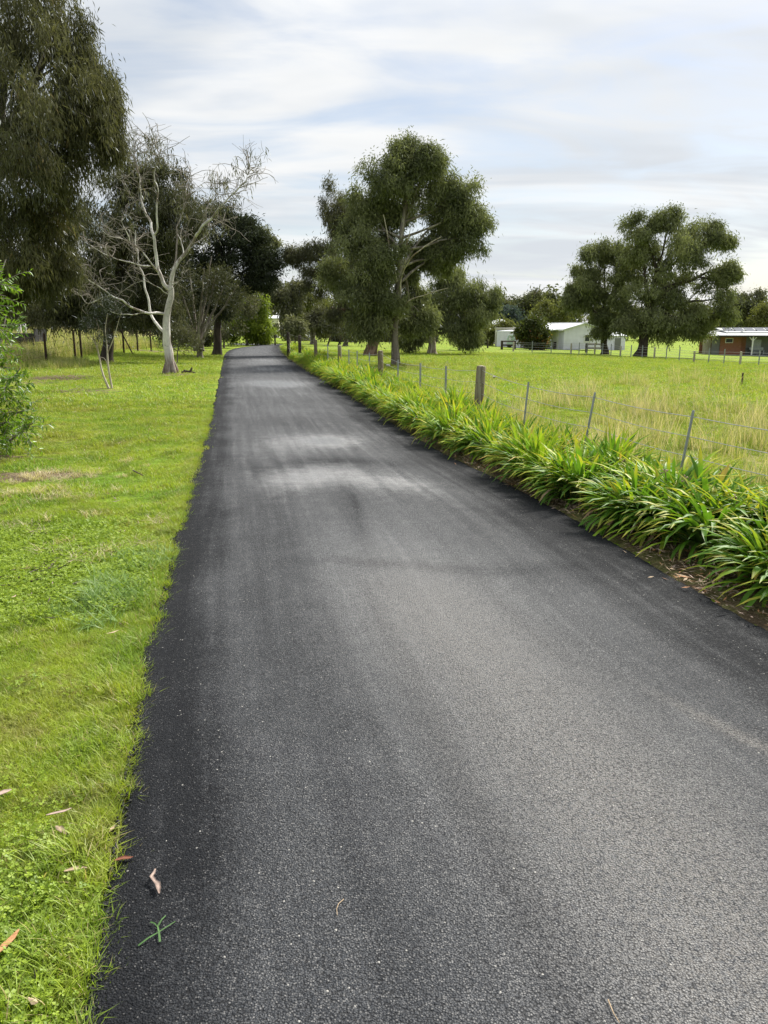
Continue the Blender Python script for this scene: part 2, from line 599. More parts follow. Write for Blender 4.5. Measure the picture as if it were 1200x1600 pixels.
def m_asphalt():
    m, nt, out = mat_new('asphalt')
    g = nd(nt, 'ShaderNodeNewGeometry')
    pos = g.outputs['Position']
    wear_sheen = nd(nt, 'ShaderNodeAttribute', attribute_name='wear_sheen').outputs['Fac']
    dust = nd(nt, 'ShaderNodeAttribute', attribute_name='dust').outputs['Fac']
    big = noise(nt, pos, 0.8, 4, 0.6, 0.4)
    mid = noise(nt, pos, 6.0, 4, 0.65)
    agg = nd(nt, 'ShaderNodeTexVoronoi', feature='F1'); agg.inputs['Scale'].default_value = 165
    nt.links.new(pos, agg.inputs['Vector'])
    agg2 = nd(nt, 'ShaderNodeTexVoronoi', feature='F1'); agg2.inputs['Scale'].default_value = 320
    nt.links.new(pos, agg2.inputs['Vector'])
    sepc = nd(nt, 'ShaderNodeSeparateColor'); nt.links.new(agg.outputs['Color'], sepc.inputs[0])
    sepd = nd(nt, 'ShaderNodeSeparateColor'); nt.links.new(agg2.outputs['Color'], sepd.inputs[0])
    w = mth(nt, 'ADD', wear_sheen, mth(nt, 'MULTIPLY', mth(nt, 'SUBTRACT', big, 0.5), 0.35))
    w = mth(nt, 'ADD', w, mth(nt, 'MULTIPLY', mth(nt, 'SUBTRACT', mid, 0.5), 0.25))
    across = nd(nt, 'ShaderNodeAttribute', attribute_name='across').outputs['Fac']
    along_ = nd(nt, 'ShaderNodeAttribute', attribute_name='along').outputs['Fac']
    cv = nd(nt, 'ShaderNodeCombineXYZ')
    nt.links.new(mth(nt, 'MULTIPLY', across, 26.0), cv.inputs[0]); nt.links.new(mth(nt, 'MULTIPLY', along_, 0.32), cv.inputs[1])
    trk = noise(nt, cv.outputs[0], 1.0, 4, 0.6, 0.3)
    w = mth(nt, 'ADD', w, mth(nt, 'MULTIPLY', mth(nt, 'SUBTRACT', trk, 0.5), 0.55))
    grit = noise(nt, pos, 75, 3, 0.75)
    w = mth(nt, 'ADD', w, mth(nt, 'MULTIPLY', mth(nt, 'SUBTRACT', grit, 0.5), 0.9))
    w = remap(nt, w, 0.0, 1.0, 0, 1, False)
    binder = mix(nt, w, (0.0095, 0.0108, 0.0135), (0.058, 0.064, 0.074))
    binder = mix(nt, mth(nt, 'MULTIPLY', mth(nt, 'MULTIPLY', dust, 0.85), remap(nt, grit, 0.32, 0.6)), binder, (0.185, 0.173, 0.158))
    # exposed stones: a share of the cells, more of them where traffic wore the binder off
    thr = mth(nt, 'SUBTRACT', 0.93, mth(nt, 'MULTIPLY', w, 0.50))
    st = mth(nt, 'GREATER_THAN', sepc.outputs[0], thr)
    stone = mix(nt, sepc.outputs[1], (0.07, 0.071, 0.073), (0.29, 0.285, 0.275))
    stone = mix(nt, w, mix(nt, 0.62, stone, (0.02, 0.02, 0.022)), stone)
    core = remap(nt, agg.outputs['Distance'], 0.25, 0.6, 1, 0)
    col = mix(nt, mth(nt, 'MULTIPLY', st, mth(nt, 'MULTIPLY', core, 0.85)), binder, stone)
    st2 = mth(nt, 'GREATER_THAN', sepd.outputs[0], 0.70)
    col = mix(nt, mth(nt, 'MULTIPLY', st2, mth(nt, 'MULTIPLY_ADD', w, 0.5, 0.05)), col, (0.205, 0.207, 0.21))
    wht = mth(nt, 'GREATER_THAN', sepc.outputs[2], 0.9985)
    col = mix(nt, mth(nt, 'MULTIPLY', wht, 0.7), col, (0.42, 0.41, 0.38))
    pit = remap(nt, agg.outputs['Distance'], 0.45, 0.8, 0, 0.7)
    col = mix(nt, pit, col, (0.008, 0.008, 0.009))
    h = mth(nt, 'ADD', mth(nt, 'MULTIPLY', agg.outputs['Distance'], -1.0), mth(nt, 'MULTIPLY', sepc.outputs[0], 0.5))
    h = mth(nt, 'ADD', h, mth(nt, 'MULTIPLY', agg2.outputs['Distance'], -0.35))
    fade = remap(nt, nd(nt, 'ShaderNodeAttribute', attribute_name='along').outputs['Fac'], 3, 26, 1.0, 0.3, False)
    b = nd(nt, 'ShaderNodeBump'); b.inputs['Distance'].default_value = 0.006
    nt.links.new(h, b.inputs['Height']); nt.links.new(fade, b.inputs['Strength'])
    rough = mix(nt, w, (0.85, 0.85, 0.85), (0.50, 0.50, 0.50))
    rr = nd(nt, 'ShaderNodeRGBToBW'); nt.links.new(rough, rr.inputs[0])
    damp_sheen = nd(nt, 'ShaderNodeAttribute', attribute_name='damp_sheen').outputs['Fac']
    dm = remap(nt, mth(nt, 'ADD', damp_sheen, mth(nt, 'ADD', mth(nt, 'MULTIPLY', mth(nt, 'SUBTRACT', mid, 0.5), 0.8), mth(nt, 'MULTIPLY', mth(nt, 'SUBTRACT', trk, 0.5), 0.9))), 0.0, 1.6)
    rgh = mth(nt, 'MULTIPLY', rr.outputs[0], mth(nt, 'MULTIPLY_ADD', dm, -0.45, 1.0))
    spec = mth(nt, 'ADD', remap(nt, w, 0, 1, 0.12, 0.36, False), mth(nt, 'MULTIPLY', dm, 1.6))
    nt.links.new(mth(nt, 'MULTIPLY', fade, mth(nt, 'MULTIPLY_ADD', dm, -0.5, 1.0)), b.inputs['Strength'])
    principled(nt, out, col, rgh, spec, b.outputs[0])
    return m


def m_soil():
    m, nt, out = mat_new('garden_soil')
    g = nd(nt, 'ShaderNodeNewGeometry')
    p = g.outputs['Position']
    n1 = noise(nt, p, 4, 5, 0.65, 0.5)
    n2 = noise(nt, p, 45, 4, 0.7)
    col = mix(nt, remap(nt, n1, 0.4, 0.6), (0.085, 0.062, 0.038), (0.115, 0.115, 0.04))
    col = mix(nt, remap(nt, n2, 0.55, 0.72), col, (0.24, 0.19, 0.12))
    col = mix(nt, remap(nt, n2, 0.45, 0.3), col, (0.03, 0.024, 0.015))
    principled(nt, out, col, 0.95, 0.1, bump(nt, n2, 1.0, 0.02))
    return m


M = {}
M['ground'] = m_ground()
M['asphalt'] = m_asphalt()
M['soil'] = m_soil()
M['lawn'] = m_blade('lawn_blade', 'lawn')
M['dryblade'] = m_blade('dry_blade', 'dry')
M['blueblade'] = m_blade('blue_green_blade', 'blue')
M['clover'] = m_blade('clover_leaf', 'clover')
M['tall'] = m_blade('tall_blade', 'tall')
M['leaf_gum'] = m_leaf('gum_leaf', (0.044, 0.057, 0.025), (0.265, 0.285, 0.130), (0.22, 0.19, 0.09), 0.06)
M['leaf_gum_big'] = m_leaf('weeping_gum_leaf', (0.032, 0.038, 0.017), (0.155, 0.148, 0.072), (0.21, 0.155, 0.075), 0.12)
M['leaf_dark'] = m_leaf('dark_needle', (0.018, 0.025, 0.014), (0.055, 0.064, 0.034), trans=0.2, gloss=0.05)
M['leaf_olive'] = m_leaf('olive_leaf', (0.040, 0.044, 0.024), (0.150, 0.148, 0.085), (0.17, 0.14, 0.07), 0.08)
M['leaf_yell'] = m_leaf('yellow_green_leaf', (0.07, 0.085, 0.022), (0.19, 0.195, 0.06))
M['leaf_pale'] = m_leaf('pale_gum_leaf', (0.10, 0.11, 0.06), (0.22, 0.22, 0.12))
M['leaf_green'] = m_leaf('bright_leaf', (0.05, 0.115, 0.012), (0.22, 0.34, 0.035), (0.28, 0.32, 0.06), 0.12, trans=0.48, gloss=0.03, rough=0.5)
M['leaf_shrub'] = m_leaf('shrub_leaf', (0.10, 0.15, 0.02), (0.26, 0.31, 0.045), trans=0.5)
M['leaf_red'] = m_leaf('red_tipped_leaf', (0.035, 0.05, 0.015), (0.10, 0.11, 0.03), (0.30, 0.13, 0.05), 0.20)
M['leaf_blue'] = m_leaf('blue_grey_leaf', (0.04, 0.06, 0.055), (0.10, 0.13, 0.13))
M['leaf_far'] = m_leaf('far_leaf', (0.045, 0.055, 0.025), (0.12, 0.125, 0.055), (0.16, 0.13, 0.07), 0.1)
M['bark_white'] = m_bark('white_bark', (0.62, 0.60, 0.56), (0.40, 0.375, 0.34), (0.17, 0.135, 0.105), 3.2, (0.12, 0.075, 0.05), 0.30)
M['bark_grey'] = m_bark('grey_bark', (0.20, 0.175, 0.145), (0.12, 0.10, 0.08), (0.33, 0.30, 0.26), 4)
M['leaf_back'] = m_leaf('shaded_gum_leaf', (0.027, 0.032, 0.016), (0.110, 0.110, 0.055), (0.13, 0.10, 0.06), 0.08)
M['bark_red'] = m_bark('red_brown_bark', (0.19, 0.115, 0.075), (0.11, 0.07, 0.05), (0.27, 0.19, 0.14), 4)
M['bark_dark'] = m_bark('dark_bark', (0.07, 0.055, 0.042), (0.035, 0.028, 0.022), None, 5)
M['bark_pale'] = m_bark('pale_smooth_bark', (0.52, 0.47, 0.38), (0.36, 0.31, 0.24), (0.22, 0.16, 0.11), 5)
M['twig'] = m_bark('twig_bark', (0.30, 0.27, 0.235), (0.17, 0.145, 0.12), None, 9)
M['timber'] = m_bark('weathered_timber', (0.21, 0.175, 0.115), (0.13, 0.105, 0.07), (0.27, 0.25, 0.17), 9, None, 0.08)
M['steel'] = m_plain('galvanised_steel', (0.34, 0.36, 0.38), 0.45, 0.5, 0.6, 0.3, 14)
M['rust'] = m_plain('rusted_steel', (0.055, 0.035, 0.026), 0.85, 0.2, 0.0, 0.4, 20)
M['wire'] = m_plain('fence_wire', (0.42, 0.42, 0.40), 0.45, 0.5, 0.5, 0.2, 5)


def vary_obj(o, rng, **kw):
    for k, v in kw.items():
        o[k] = v
    return o


# ------------------------------------------------------------------ ground and drive
def axis(lims):
    out = [lims[0][0]]
    for a, b, step in lims:
        n = max(1, int(round((b - a) / step)))
        out += list(np.linspace(a, b, n + 1)[1:])
    return np.array(out)


def grid_obj(name, X, Y, Z, mat, attrs=None, smooth=True, kind='structure'):
    ny, nx = X.shape
    V = np.stack([X, Y, Z], -1).reshape(-1, 3)
    i = np.arange(ny - 1)[:, None] * nx
    j = np.arange(nx - 1)[None, :]
    F = np.stack([i + j, i + j + 1, i + nx + j + 1, i + nx + j], -1).reshape(-1, 4)
    a = Acc().add(V, F)
    o = a.obj(name, mat, smooth=smooth, kind=kind)
    for k, v in (attrs or {}).items():
        at_ = o.data.attributes.new(k, 'FLOAT', 'POINT')
        at_.data.foreach_set('value', v.astype(np.float32).ravel())
    return o


def blob(X, Y, cx, cy, rx, ry, p=1.0):
    return p * np.exp(-(((X - cx) / rx)**2 + ((Y - cy) / ry)**2))


def bare_shade_field(X, Y):
    b = np.zeros_like(X)  # bare earth, and tree shade painted on the turf as brown patches
    for px, py, rx, ry, p in ((30, 745, 0.9, 0.45, 1.1), (5, 715, 0.8, 0.3, .8), (60, 800, .5, .3, .6), (170, 770, .5, .2, .55), (120, 960, .3, .12, .6), (110, 690, 0.5, 0.3, 0.45), (90, 590, 1.6, 2.2, 0.75), (50, 598, 1.4, 1.5, 0.6), (215, 705, .5, .3, .5),  # the two widest here paint the bare gum's crown shadow
                              (130, 612, 2.6, 1.6, .55), (70, 640, 1.4, .8, .4), (268, 586, 0.9, 1.2, 0.75), (300, 549, 2.8, 2.0, 1.2), (240, 549, 2.8, 1.6, 1.1), (230, 790, .4, .25, .55), (150, 880, .3, .2, .6), (175, 905, .22, .15, .6),  # the first two spread that painted crown shadow further
                              (40, 900, .45, .2, .7), (100, 985, .25, .12, .6), (150, 1010, .2, .1, .45), (620, 573, 1.8, 1.2, 0.7), (1000, 562, 3, 2, 0.6), (672, 548, 3, 1.5, 0.9), (830, 549, 7, 1.0, 0.8), (580, 556, 2, 1, .6)):
        c = gnd(px, py)
        b = np.maximum(b, blob(X, Y, c[0], c[1], rx, ry, p))
    return b


def dry_field(X, Y):
    s = X - xr(Y)
    d = 0.8 * sst((s - 0.9) / 1.0) * (1 - sst((s - 4.5) / 6)) * (1 - sst((Y - 12) / 8))
    sl = xl(Y) - X
    d = np.maximum(d, 0.75 * sst((sl - 9.5) / 4) * sst((Y - 30) / 5))
    for px, py, rx, ry, p in ((930, 625, 1.3, 1.6, .9), (1040, 650, 1.5, 1.6, .9), (980, 600, 2.5, 1.2, .7), (870, 640, 1, 1, .8), (1120, 600, 2, 1.5, .7), (640, 572, 4, 3, .5),
                              (75, 770, .35, .2, .8), (60, 740, .4, .2, .5), (140, 865, .25, .18, .6), (60, 820, .4, .2, .4), (200, 800, .4, .3, .3)):
        c = gnd(px, py)
        d = np.maximum(d, blob(X, Y, c[0], c[1], rx, ry, p))
    return d


gx = axis([(-1600, -200, 140), (-200, -50, 10), (-50, -12, 1.2), (-12, 8, 0.22), (8, 30, 1.0), (30, 70, 4), (70, 200, 13), (200, 1600, 140)])
gy = axis([(-60, -4, 8), (-4, 14, 0.22), (14, 34, 0.6), (34, 70, 1.5), (70, 130, 5), (130, 300, 17), (300, 3200, 145)])
GX, GY = np.meshgrid(gx, gy)
GZ = zt(GX, GY)
grid_obj('ground', GX, GY, GZ, M['ground'], {'bare': bare_shade_field(GX, GY), 'dry': dry_field(GX, GY)})  # 'bare' also carries the painted tree shade


def build_drive():
    rng = np.random.default_rng(5)
    # parameter along: dense near the camera
    ta = np.concatenate([np.linspace(0, 12.6, 12, endpoint=False), np.arange(12.6, 22, 0.03), np.arange(22, 40, 0.12), np.arange(40, dl, 0.5)]) / dl
    Lp, _ = resample(LE, np.minimum(ta * dl, dl - 1e-6))
    # match right edge by y for the straight part
    tr_tab = np.linspace(0, dr, 4000)
    Rall, _ = resample(RE, tr_tab)
    Rp = np.empty_like(Lp)
    far = Lp[:, 1] > 79
    mono = Rall[:, 1] < 79.2
    Rp[:, 1] = Lp[:, 1]
    Rp[:, 0] = np.interp(Lp[:, 1], Rall[mono, 1], Rall[mono, 0])
    if far.any():
        k = far.sum()
        tail = Rall[~mono]
        idx = np.linspace(0, len(tail) - 1, k).astype(int)
        Rp[far] = tail[idx]
    n = len(Lp)
    us = np.concatenate([[0.0, 0.004, 0.012, 0.025, 0.045, 0.07], np.linspace(0.10, 0.90, 97), [0.93, 0.955, 0.975, 0.988, 0.996, 1.0]])
    # ragged edges
    def ragged(n, amp):
        a = rng.normal(size=n)
        b = np.convolve(rng.normal(size=n), np.ones(7) / 7, 'same') * 2.2
        c = np.convolve(rng.normal(size=n), np.ones(31) / 31, 'same') * 4.0
        return amp * (0.35 * a + 0.7 * b + 0.8 * c)
    nearw = np.clip((45 - Lp[:, 1]) / 20, 0.2, 1)
    eL, eR = ragged(n, 0.012) * nearw, ragged(n, 0.011) * nearw
    eL += 0.022 * np.sin(Lp[:, 1] * 2.3) * np.sin(Lp[:, 1] * 0.9 + 1) + 0.012 * np.sin(Lp[:, 1] * 6.1)
    d = Rp - Lp
    wd = np.linalg.norm(d, axis=1, keepdims=True)
    dn = d / wd
    X = np.empty((n, len(us) + 4)); Y = X.copy(); Z = X.copy(); U = X.copy()
    for j, u in enumerate(us):
        k = j + 2
        off = eL * max(0, 1 - u / 0.05) + eR * max(0, 1 - (1 - u) / 0.05)
        X[:, k] = Lp[:, 0] + d[:, 0] * u + dn[:, 0] * off
        Y[:, k] = Lp[:, 1] + d[:, 1] * u + dn[:, 1] * off
        crown = 0.022 * (1 - (2 * u - 1)**2)
        eg = min(u, 1 - u) * 3.4
        lip = -0.016 * (1 - min(eg / 0.05, 1))**2
        Z[:, k] = crown + lip + 0.002 * np.sin(Y[:, k] * 1.9 + u * 5) + rng.normal(size=n) * 0.0012 * (eg < 0.2)
        U[:, k] = u
    for (j, k, o, z) in ((1, 2, -0.012, -0.028), (0, 2, -0.03, -0.075)):
        X[:, j] = X[:, k] + dn[:, 0] * (o + rng.normal(size=n) * 0.006); Y[:, j] = Y[:, k] + dn[:, 1] * o; Z[:, j] = z; U[:, j] = 0
    m = len(us) + 4
    for (j, k, o, z) in ((m - 2, m - 3, 0.012, -0.028), (m - 1, m - 3, 0.03, -0.075)):
        X[:, j] = X[:, k] + dn[:, 0] * (o + rng.normal(size=n) * 0.006); Y[:, j] = Y[:, k] + dn[:, 1] * o; Z[:, j] = z; U[:, j] = 1
    # wear: pale crown of the drive where cars straddle, dark fresh margins
    edge = np.minimum(U, 1 - U) * 3.4
    wob_ = 0.05 * np.sin(Y * 1.7) + 0.04 * np.sin(Y * 4.3 + 1)
    eL_, eR_ = U * 3.4 + wob_, (1 - U) * 3.4 + wob_
    wv = 0.44 * sst((eL_ - 0.13) / 0.42) * sst((eR_ - 0.22) / 0.75)
    wv += (0.50 - 0.38 * sst((Y - 5.2) / 2)) * np.exp(-((U - 0.47) / 0.19)**2)
    wv -= 0.16 * np.exp(-((U - 0.235 - 0.010 * np.sin(Y)) / 0.06)**2) * (Y < 9)
    # darker tyre streak and a seam left by the paver
    seam = 0.56 - 0.018 * (Y - 3)
    wv -= 0.20 * np.exp(-((U - np.interp(Y, [1.5, 2.4, 4, 6.5, 9, 12], [0.34, 0.36, 0.38, 0.445, 0.50, 0.51])) / 0.028)**2) * (1 - sst((Y - 7) / 2.5))
    us_ = np.interp(Y, [5.0, 6.2, 8.0, 10.2], [0.405, 0.44, 0.50, 0.53])
    wv -= 0.11 * np.exp(-((U - us_) / 0.008)**2) * sst((Y - 5.2) / .8) * (1 - sst((Y - 8.8) / 1.6))
    # bands lighter and darker across the drive; the far pale ones paint sheen
    for cy, h, a in ((5.05, 0.12, -0.30), (6.0, 0.5, -0.10), (9.2, 0.35, -0.2), (9.2, 0.35, -0.2), (13.5, 1.4, -0.25), (17, 1.5, -.15), (23.5, 1.3, 0.55), (31, 3, -0.2), (38, 2.0, 0.5), (46, 3, -.2), (4.3, .5, .12)):
        wob = 0.12 * np.sin(U * 9 + cy)
        wv += a * np.exp(-((Y - cy - wob) / h)**2) * np.exp(-((U - 0.52) / 0.24)**2)
    damp_sheen = np.zeros_like(U)
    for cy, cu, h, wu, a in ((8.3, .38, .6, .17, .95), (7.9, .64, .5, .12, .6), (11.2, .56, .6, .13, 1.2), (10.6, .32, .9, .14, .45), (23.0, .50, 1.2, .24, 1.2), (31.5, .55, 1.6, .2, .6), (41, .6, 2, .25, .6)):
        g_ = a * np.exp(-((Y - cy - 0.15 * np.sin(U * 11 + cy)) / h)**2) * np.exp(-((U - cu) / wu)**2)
        wv += 0.40 * g_  # sheen of these patches is also painted into the base colour
        damp_sheen += g_
    dust = 0.9 * np.exp(-((U - 0.50) / 0.13)**2) * (1 - sst((Y - 2.2) / 3.4))
    dust += 1.1 * np.exp(-((U - (0.70 - 0.10 * (Y - 3.0))) / 0.013)**2) * np.exp(-((Y - 2.75) / 0.33)**2)
    dust += 0.5 * np.exp(-((U - 0.47) / 0.13)**2) * np.exp(-((Y - 4.3) / 0.9)**2)
    return grid_obj('driveway', X, Y, Z, M['asphalt'], {'wear_sheen': np.clip(wv, 0, 1), 'dust': np.clip(dust, 0, 1), 'damp_sheen': np.clip(damp_sheen, 0, 1), 'along': Y, 'across': U})


build_drive()


def build_bed():
    ys = np.concatenate([np.arange(-2, 20, 0.1), np.arange(20, 62, 0.5)])
    rng = np.random.default_rng(8)
    ss = np.array([-0.02, 0.05, 0.12, 0.25, 0.4, 0.6, 0.8, 1.0, 1.15, 1.3])
    Y, S = np.meshgrid(ys, ss, indexing='ij')
    S = S.copy()
    S[:, -1] += 0.18 * np.sin(ys * 2.1) + 0.1 * rng.normal(size=len(ys))
    X = xr(Y) + S
    Z = zt(X, Y) + 0.006 + 0.03 * np.sin(np.clip((S - 0.02) / 1.3, 0, 1) * math.pi) + rng.normal(size=X.shape) * 0.006
    Z[:, -1] = zt(X[:, -1], Y[:, -1]) - 0.02
    Z[:, 0] = -0.05
    return grid_obj('garden_bed', X, Y, Z, M['soil'])


build_bed()


# ------------------------------------------------------------------ trees
def leaf_cloud(acc, rng, C, tint, nleaf, spread, L, Wd, droop, out_from=None, outw=0.3, bough=None, face=1.15):
    """C: clump centres; every clump gets nleaf leaves hanging round it"""
    n = len(C) * nleaf
    P = np.repeat(C, nleaf, 0)
    tt = np.repeat(tint, nleaf)
    off = rng.normal(size=(n, 3)) * np.asarray(spread) * np.where(rng.uniform(size=(n, 1)) < 0.12, 1.45, 0.82)
    P = P + off
    D = rng.normal(size=(n, 3)) * 0.6
    D[:, 2] -= droop
    if out_from is not None:
        D += outw * norm(P - out_from)
    D = norm(D)
    if bough is not None:
        o_ = norm(P - np.repeat(bough, nleaf, 0) + np.array([0, 0, 0.15])) * face + rng.normal(size=(n, 3)) * 0.55
        S = norm(np.cross(D, o_))
    else:
        S = norm(np.cross(D, rng.normal(size=(n, 3))))
    N = np.cross(S, D)
    l = L * rng.uniform(0.6, 1.35, size=(n, 1))
    w = Wd * rng.uniform(0.7, 1.3, size=(n, 1))
    V = np.empty((n, 4, 3))
    V[:, 0] = P
    V[:, 1] = P + D * l * 0.42 + S * w * 0.5 + N * w * 0.12
    V[:, 2] = P + D * l + np.array([0, 0, -0.12]) * l
    V[:, 3] = P + D * l * 0.42 - S * w * 0.5 + N * w * 0.12
    F = np.arange(n * 4).reshape(n, 4)
    acc.add(V.reshape(-1, 3), F, np.clip(tt * 0.75 + rng.uniform(size=n) * 0.25, 0, 1))


def bez(a, b, c, n):
    t = np.linspace(0, 1, n)[:, None]
    return (1 - t)**2 * a + 2 * t * (1 - t) * b + t**2 * c


def wobble(P, rng, amp):
    n = len(P)
    w = rng.normal(size=(n, 3)) * amp
    w[0] = 0
    w[-1] *= 0.5
    k = np.convolve
    for i in range(3):
        w[:, i] = k(w[:, i], [0.25, 0.5, 0.25], 'same')
    w[0] = 0
    return P + w


BO = []


def crown_points(rng, c, r, nb, ncl, br=0.36, shell=0.80):
    """boughs on the shell of an ellipsoid, clumps inside each bough"""
    u = norm(rng.normal(size=(nb, 3)))
    u[:, 2] = u[:, 2] * 0.9 + 0.08
    u[:, 1] -= 0.12
    bc = c + u * r * (shell * rng.uniform(0.5, 1.25, size=(nb, 1)))
    bs = rng.uniform(0.55, 1.35, size=(nb, 1, 1))
    q = rng.normal(size=(nb, ncl, 3))
    q[..., 2] = np.abs(q[..., 2]) * 1.0 - 0.35
    q = norm(q) * rng.uniform(0.45, 1, size=(nb, ncl, 1))**0.4
    P = bc[:, None] + q * r * br * bs
    P[..., 2] -= 0.22 * br * r[2] * (q[..., 0]**2 + q[..., 1]**2)
    t = np.clip(rng.uniform(size=(nb, 1)) * 0.72 + rng.uniform(size=(nb, ncl)) * 0.28, 0, 1)
    BO.clear(); BO.append(np.repeat(bc - np.array([0, 0, 0.35]) * r * br, ncl, 0))
    return bc, P.reshape(-1, 3), t.ravel()


def tree(name, label, cat, base_px, ells, leaf, bark, Y=None, trunk=None, trunk_r=0.2, seed=1, nb=11, ncl=9, nleaf=16,
         L=0.30, Wd=0.07, spread=(0.20, 0.20, 0.26), droop=0.9, group=None, limbs=True, extra=None, br=0.32, crown_name='crown', sink=0.1, fill=0.93):
    rng = np.random.default_rng(seed)
    if Y is None:
        b = gnd(*base_px)
    else:
        b = at(base_px[0], base_px[1], Y)
        b[2] = zt(b[0], b[1])
    Y = b[1]
    z = (Y * CP) + (H - b[2]) * SP
    k = z / FPX
    root = thing(name, label, cat, b, group)
    # trunk
    if trunk is None:
        trunk = [(base_px[0], base_px[1]), (base_px[0] + 2, base_px[1] - 40)]
    TP = [b + np.array([0, 0, -sink])]
    for p in trunk[1:]:
        dy = p[2] if len(p) > 2 else 0
        TP.append(at(p[0], p[1], Y + dy))
    TP = np.array(TP)
    d = np.concatenate([[0], np.cumsum(np.linalg.norm(np.diff(TP, axis=0), axis=1))])
    tt = np.linspace(0, d[-1], 14)
    TP = np.stack([np.interp(tt, d, TP[:, i]) for i in range(3)], 1)
    TP = wobble(TP, rng, trunk_r * 0.22)
    tr = trunk_r * (1 - 0.55 * np.linspace(0, 1, 14))
    tr[0] *= 1.45; tr[1] *= 1.1
    a = Acc().tube(TP, tr, 10, 0.05, rng)
    part(a, 'trunk', bark, root, smooth=True)
    crown = Acc()
    for e in ells:
        px, py, rx, ry = e[:4]
        dy = e[4] if len(e) > 4 else rng.uniform(-0.3, 0.3) * rx * k
        dens = e[5] if len(e) > 5 else 1.0
        c = at(px, py, Y + dy)
        r = np.array([rx, 0.85 * min(rx, ry) + 0.15 * max(rx, ry), ry]) * k * fill
        bc, P, t = crown_points(rng, c, r, max(3, int(nb * dens)), ncl, br)
        leaf_cloud(crown, rng, P, t, nleaf, spread, L, Wd, droop, c, 0.35, BO[0])
        if limbs:
            # a limb from the trunk to this mass, with twigs to its boughs
            below = [i for i in range(4, 14) if TP[i, 2] < c[2] - 0.15 * np.linalg.norm(c[:2] - TP[i, :2])] or [7]
            i0 = below[-1] if rng.uniform() < 0.6 else below[len(below) // 2]
            s = TP[i0]
            midp = (s + c) / 2 + np.array([0, 0, 0.12 * np.linalg.norm(c - s)])
            LP = wobble(bez(s, midp, c, 9), rng, 0.03 * np.linalg.norm(c - s))
            r0 = min(tr[i0] * 0.62, 0.35 * trunk_r + 0.02 * np.linalg.norm(c - s))
            la = Acc().tube(LP, np.linspace(r0, r0 * 0.30, 9), 6)
            for q in bc[:max(3, len(bc) * 2 // 3)]:
                st = LP[rng.integers(4, 8)]
                TW = wobble(bez(st, (st + q) / 2 + np.array([0, 0, 0.1]), q, 5), rng, 0.04 * np.linalg.norm(q - st))
                la.tube(TW, np.linspace(r0 * 0.28, 0.006, 5), 4, cap=False)
            part(la, 'limb', bark, root, smooth=True)
    if extra:
        extra(root, crown, rng, Y, k, b)
    part(crown, crown_name, leaf, root)
    return root


def px_tube(acc, pts, Y, r0, r1, rng, wob=0.02, sides=7):
    P = np.array([at(p[0], p[1], Y + (p[2] if len(p) > 2 else 0)) for p in pts])
    d = np.concatenate([[0], np.cumsum(np.linalg.norm(np.diff(P, axis=0), axis=1))])
    n = max(6, int(d[-1] / 0.16))
    t = np.linspace(0, d[-1], n)
    # smooth through the points
    m = np.gradient(P, d, axis=0)
    k = np.clip(np.searchsorted(d, t) - 1, 0, len(P) - 2)
    h = (d[k + 1] - d[k])[:, None]
    u = ((t - d[k]) / (d[k + 1] - d[k]))[:, None]
    Q = (2*u**3-3*u**2+1)*P[k] + (u**3-2*u**2+u)*h*m[k] + (-2*u**3+3*u**2)*P[k+1] + (u**3-u**2)*h*m[k+1]
    Q = wobble(Q, rng, wob)
    acc.tube(Q, np.linspace(r0, r1, n), sides, 0.04, rng)
    return Q


# --- the large weeping gum whose crown fills the upper left
tree('gum_tree', 'tall weeping gum with olive-brown hanging foliage filling the upper left', 'tree', (-95, 627),
     [(25, 40, 90, 90, 0), (75, 150, 85, 95, -.5), (135, 150, 42, 55, .3), (150, 205, 40, 50, 0), (30, 260, 100, 110, -.8), (95, 250, 65, 60, 0), (75, 345, 62, 65, .3),
      (20, 380, 80, 80, 0), (-110, 120, 130, 200, 0), (-120, 340, 120, 130, 0.5), (-30, -70, 120, 90, 0), (105, 65, 35, 40, .5), (165, 170, 22, 40, .2), (80, 420, 55, 45, 1.0), (5, 450, 60, 40, 1.2)],
     M['leaf_gum_big'], M['bark_grey'], Y=16.5, trunk=[(-95, 627), (-70, 480), (-40, 330), (0, 120)], trunk_r=0.34, seed=11, nb=14, ncl=16, nleaf=36, L=0.135, Wd=0.021,
     spread=(0.10, 0.10, 0.18), droop=1.3, br=0.36)


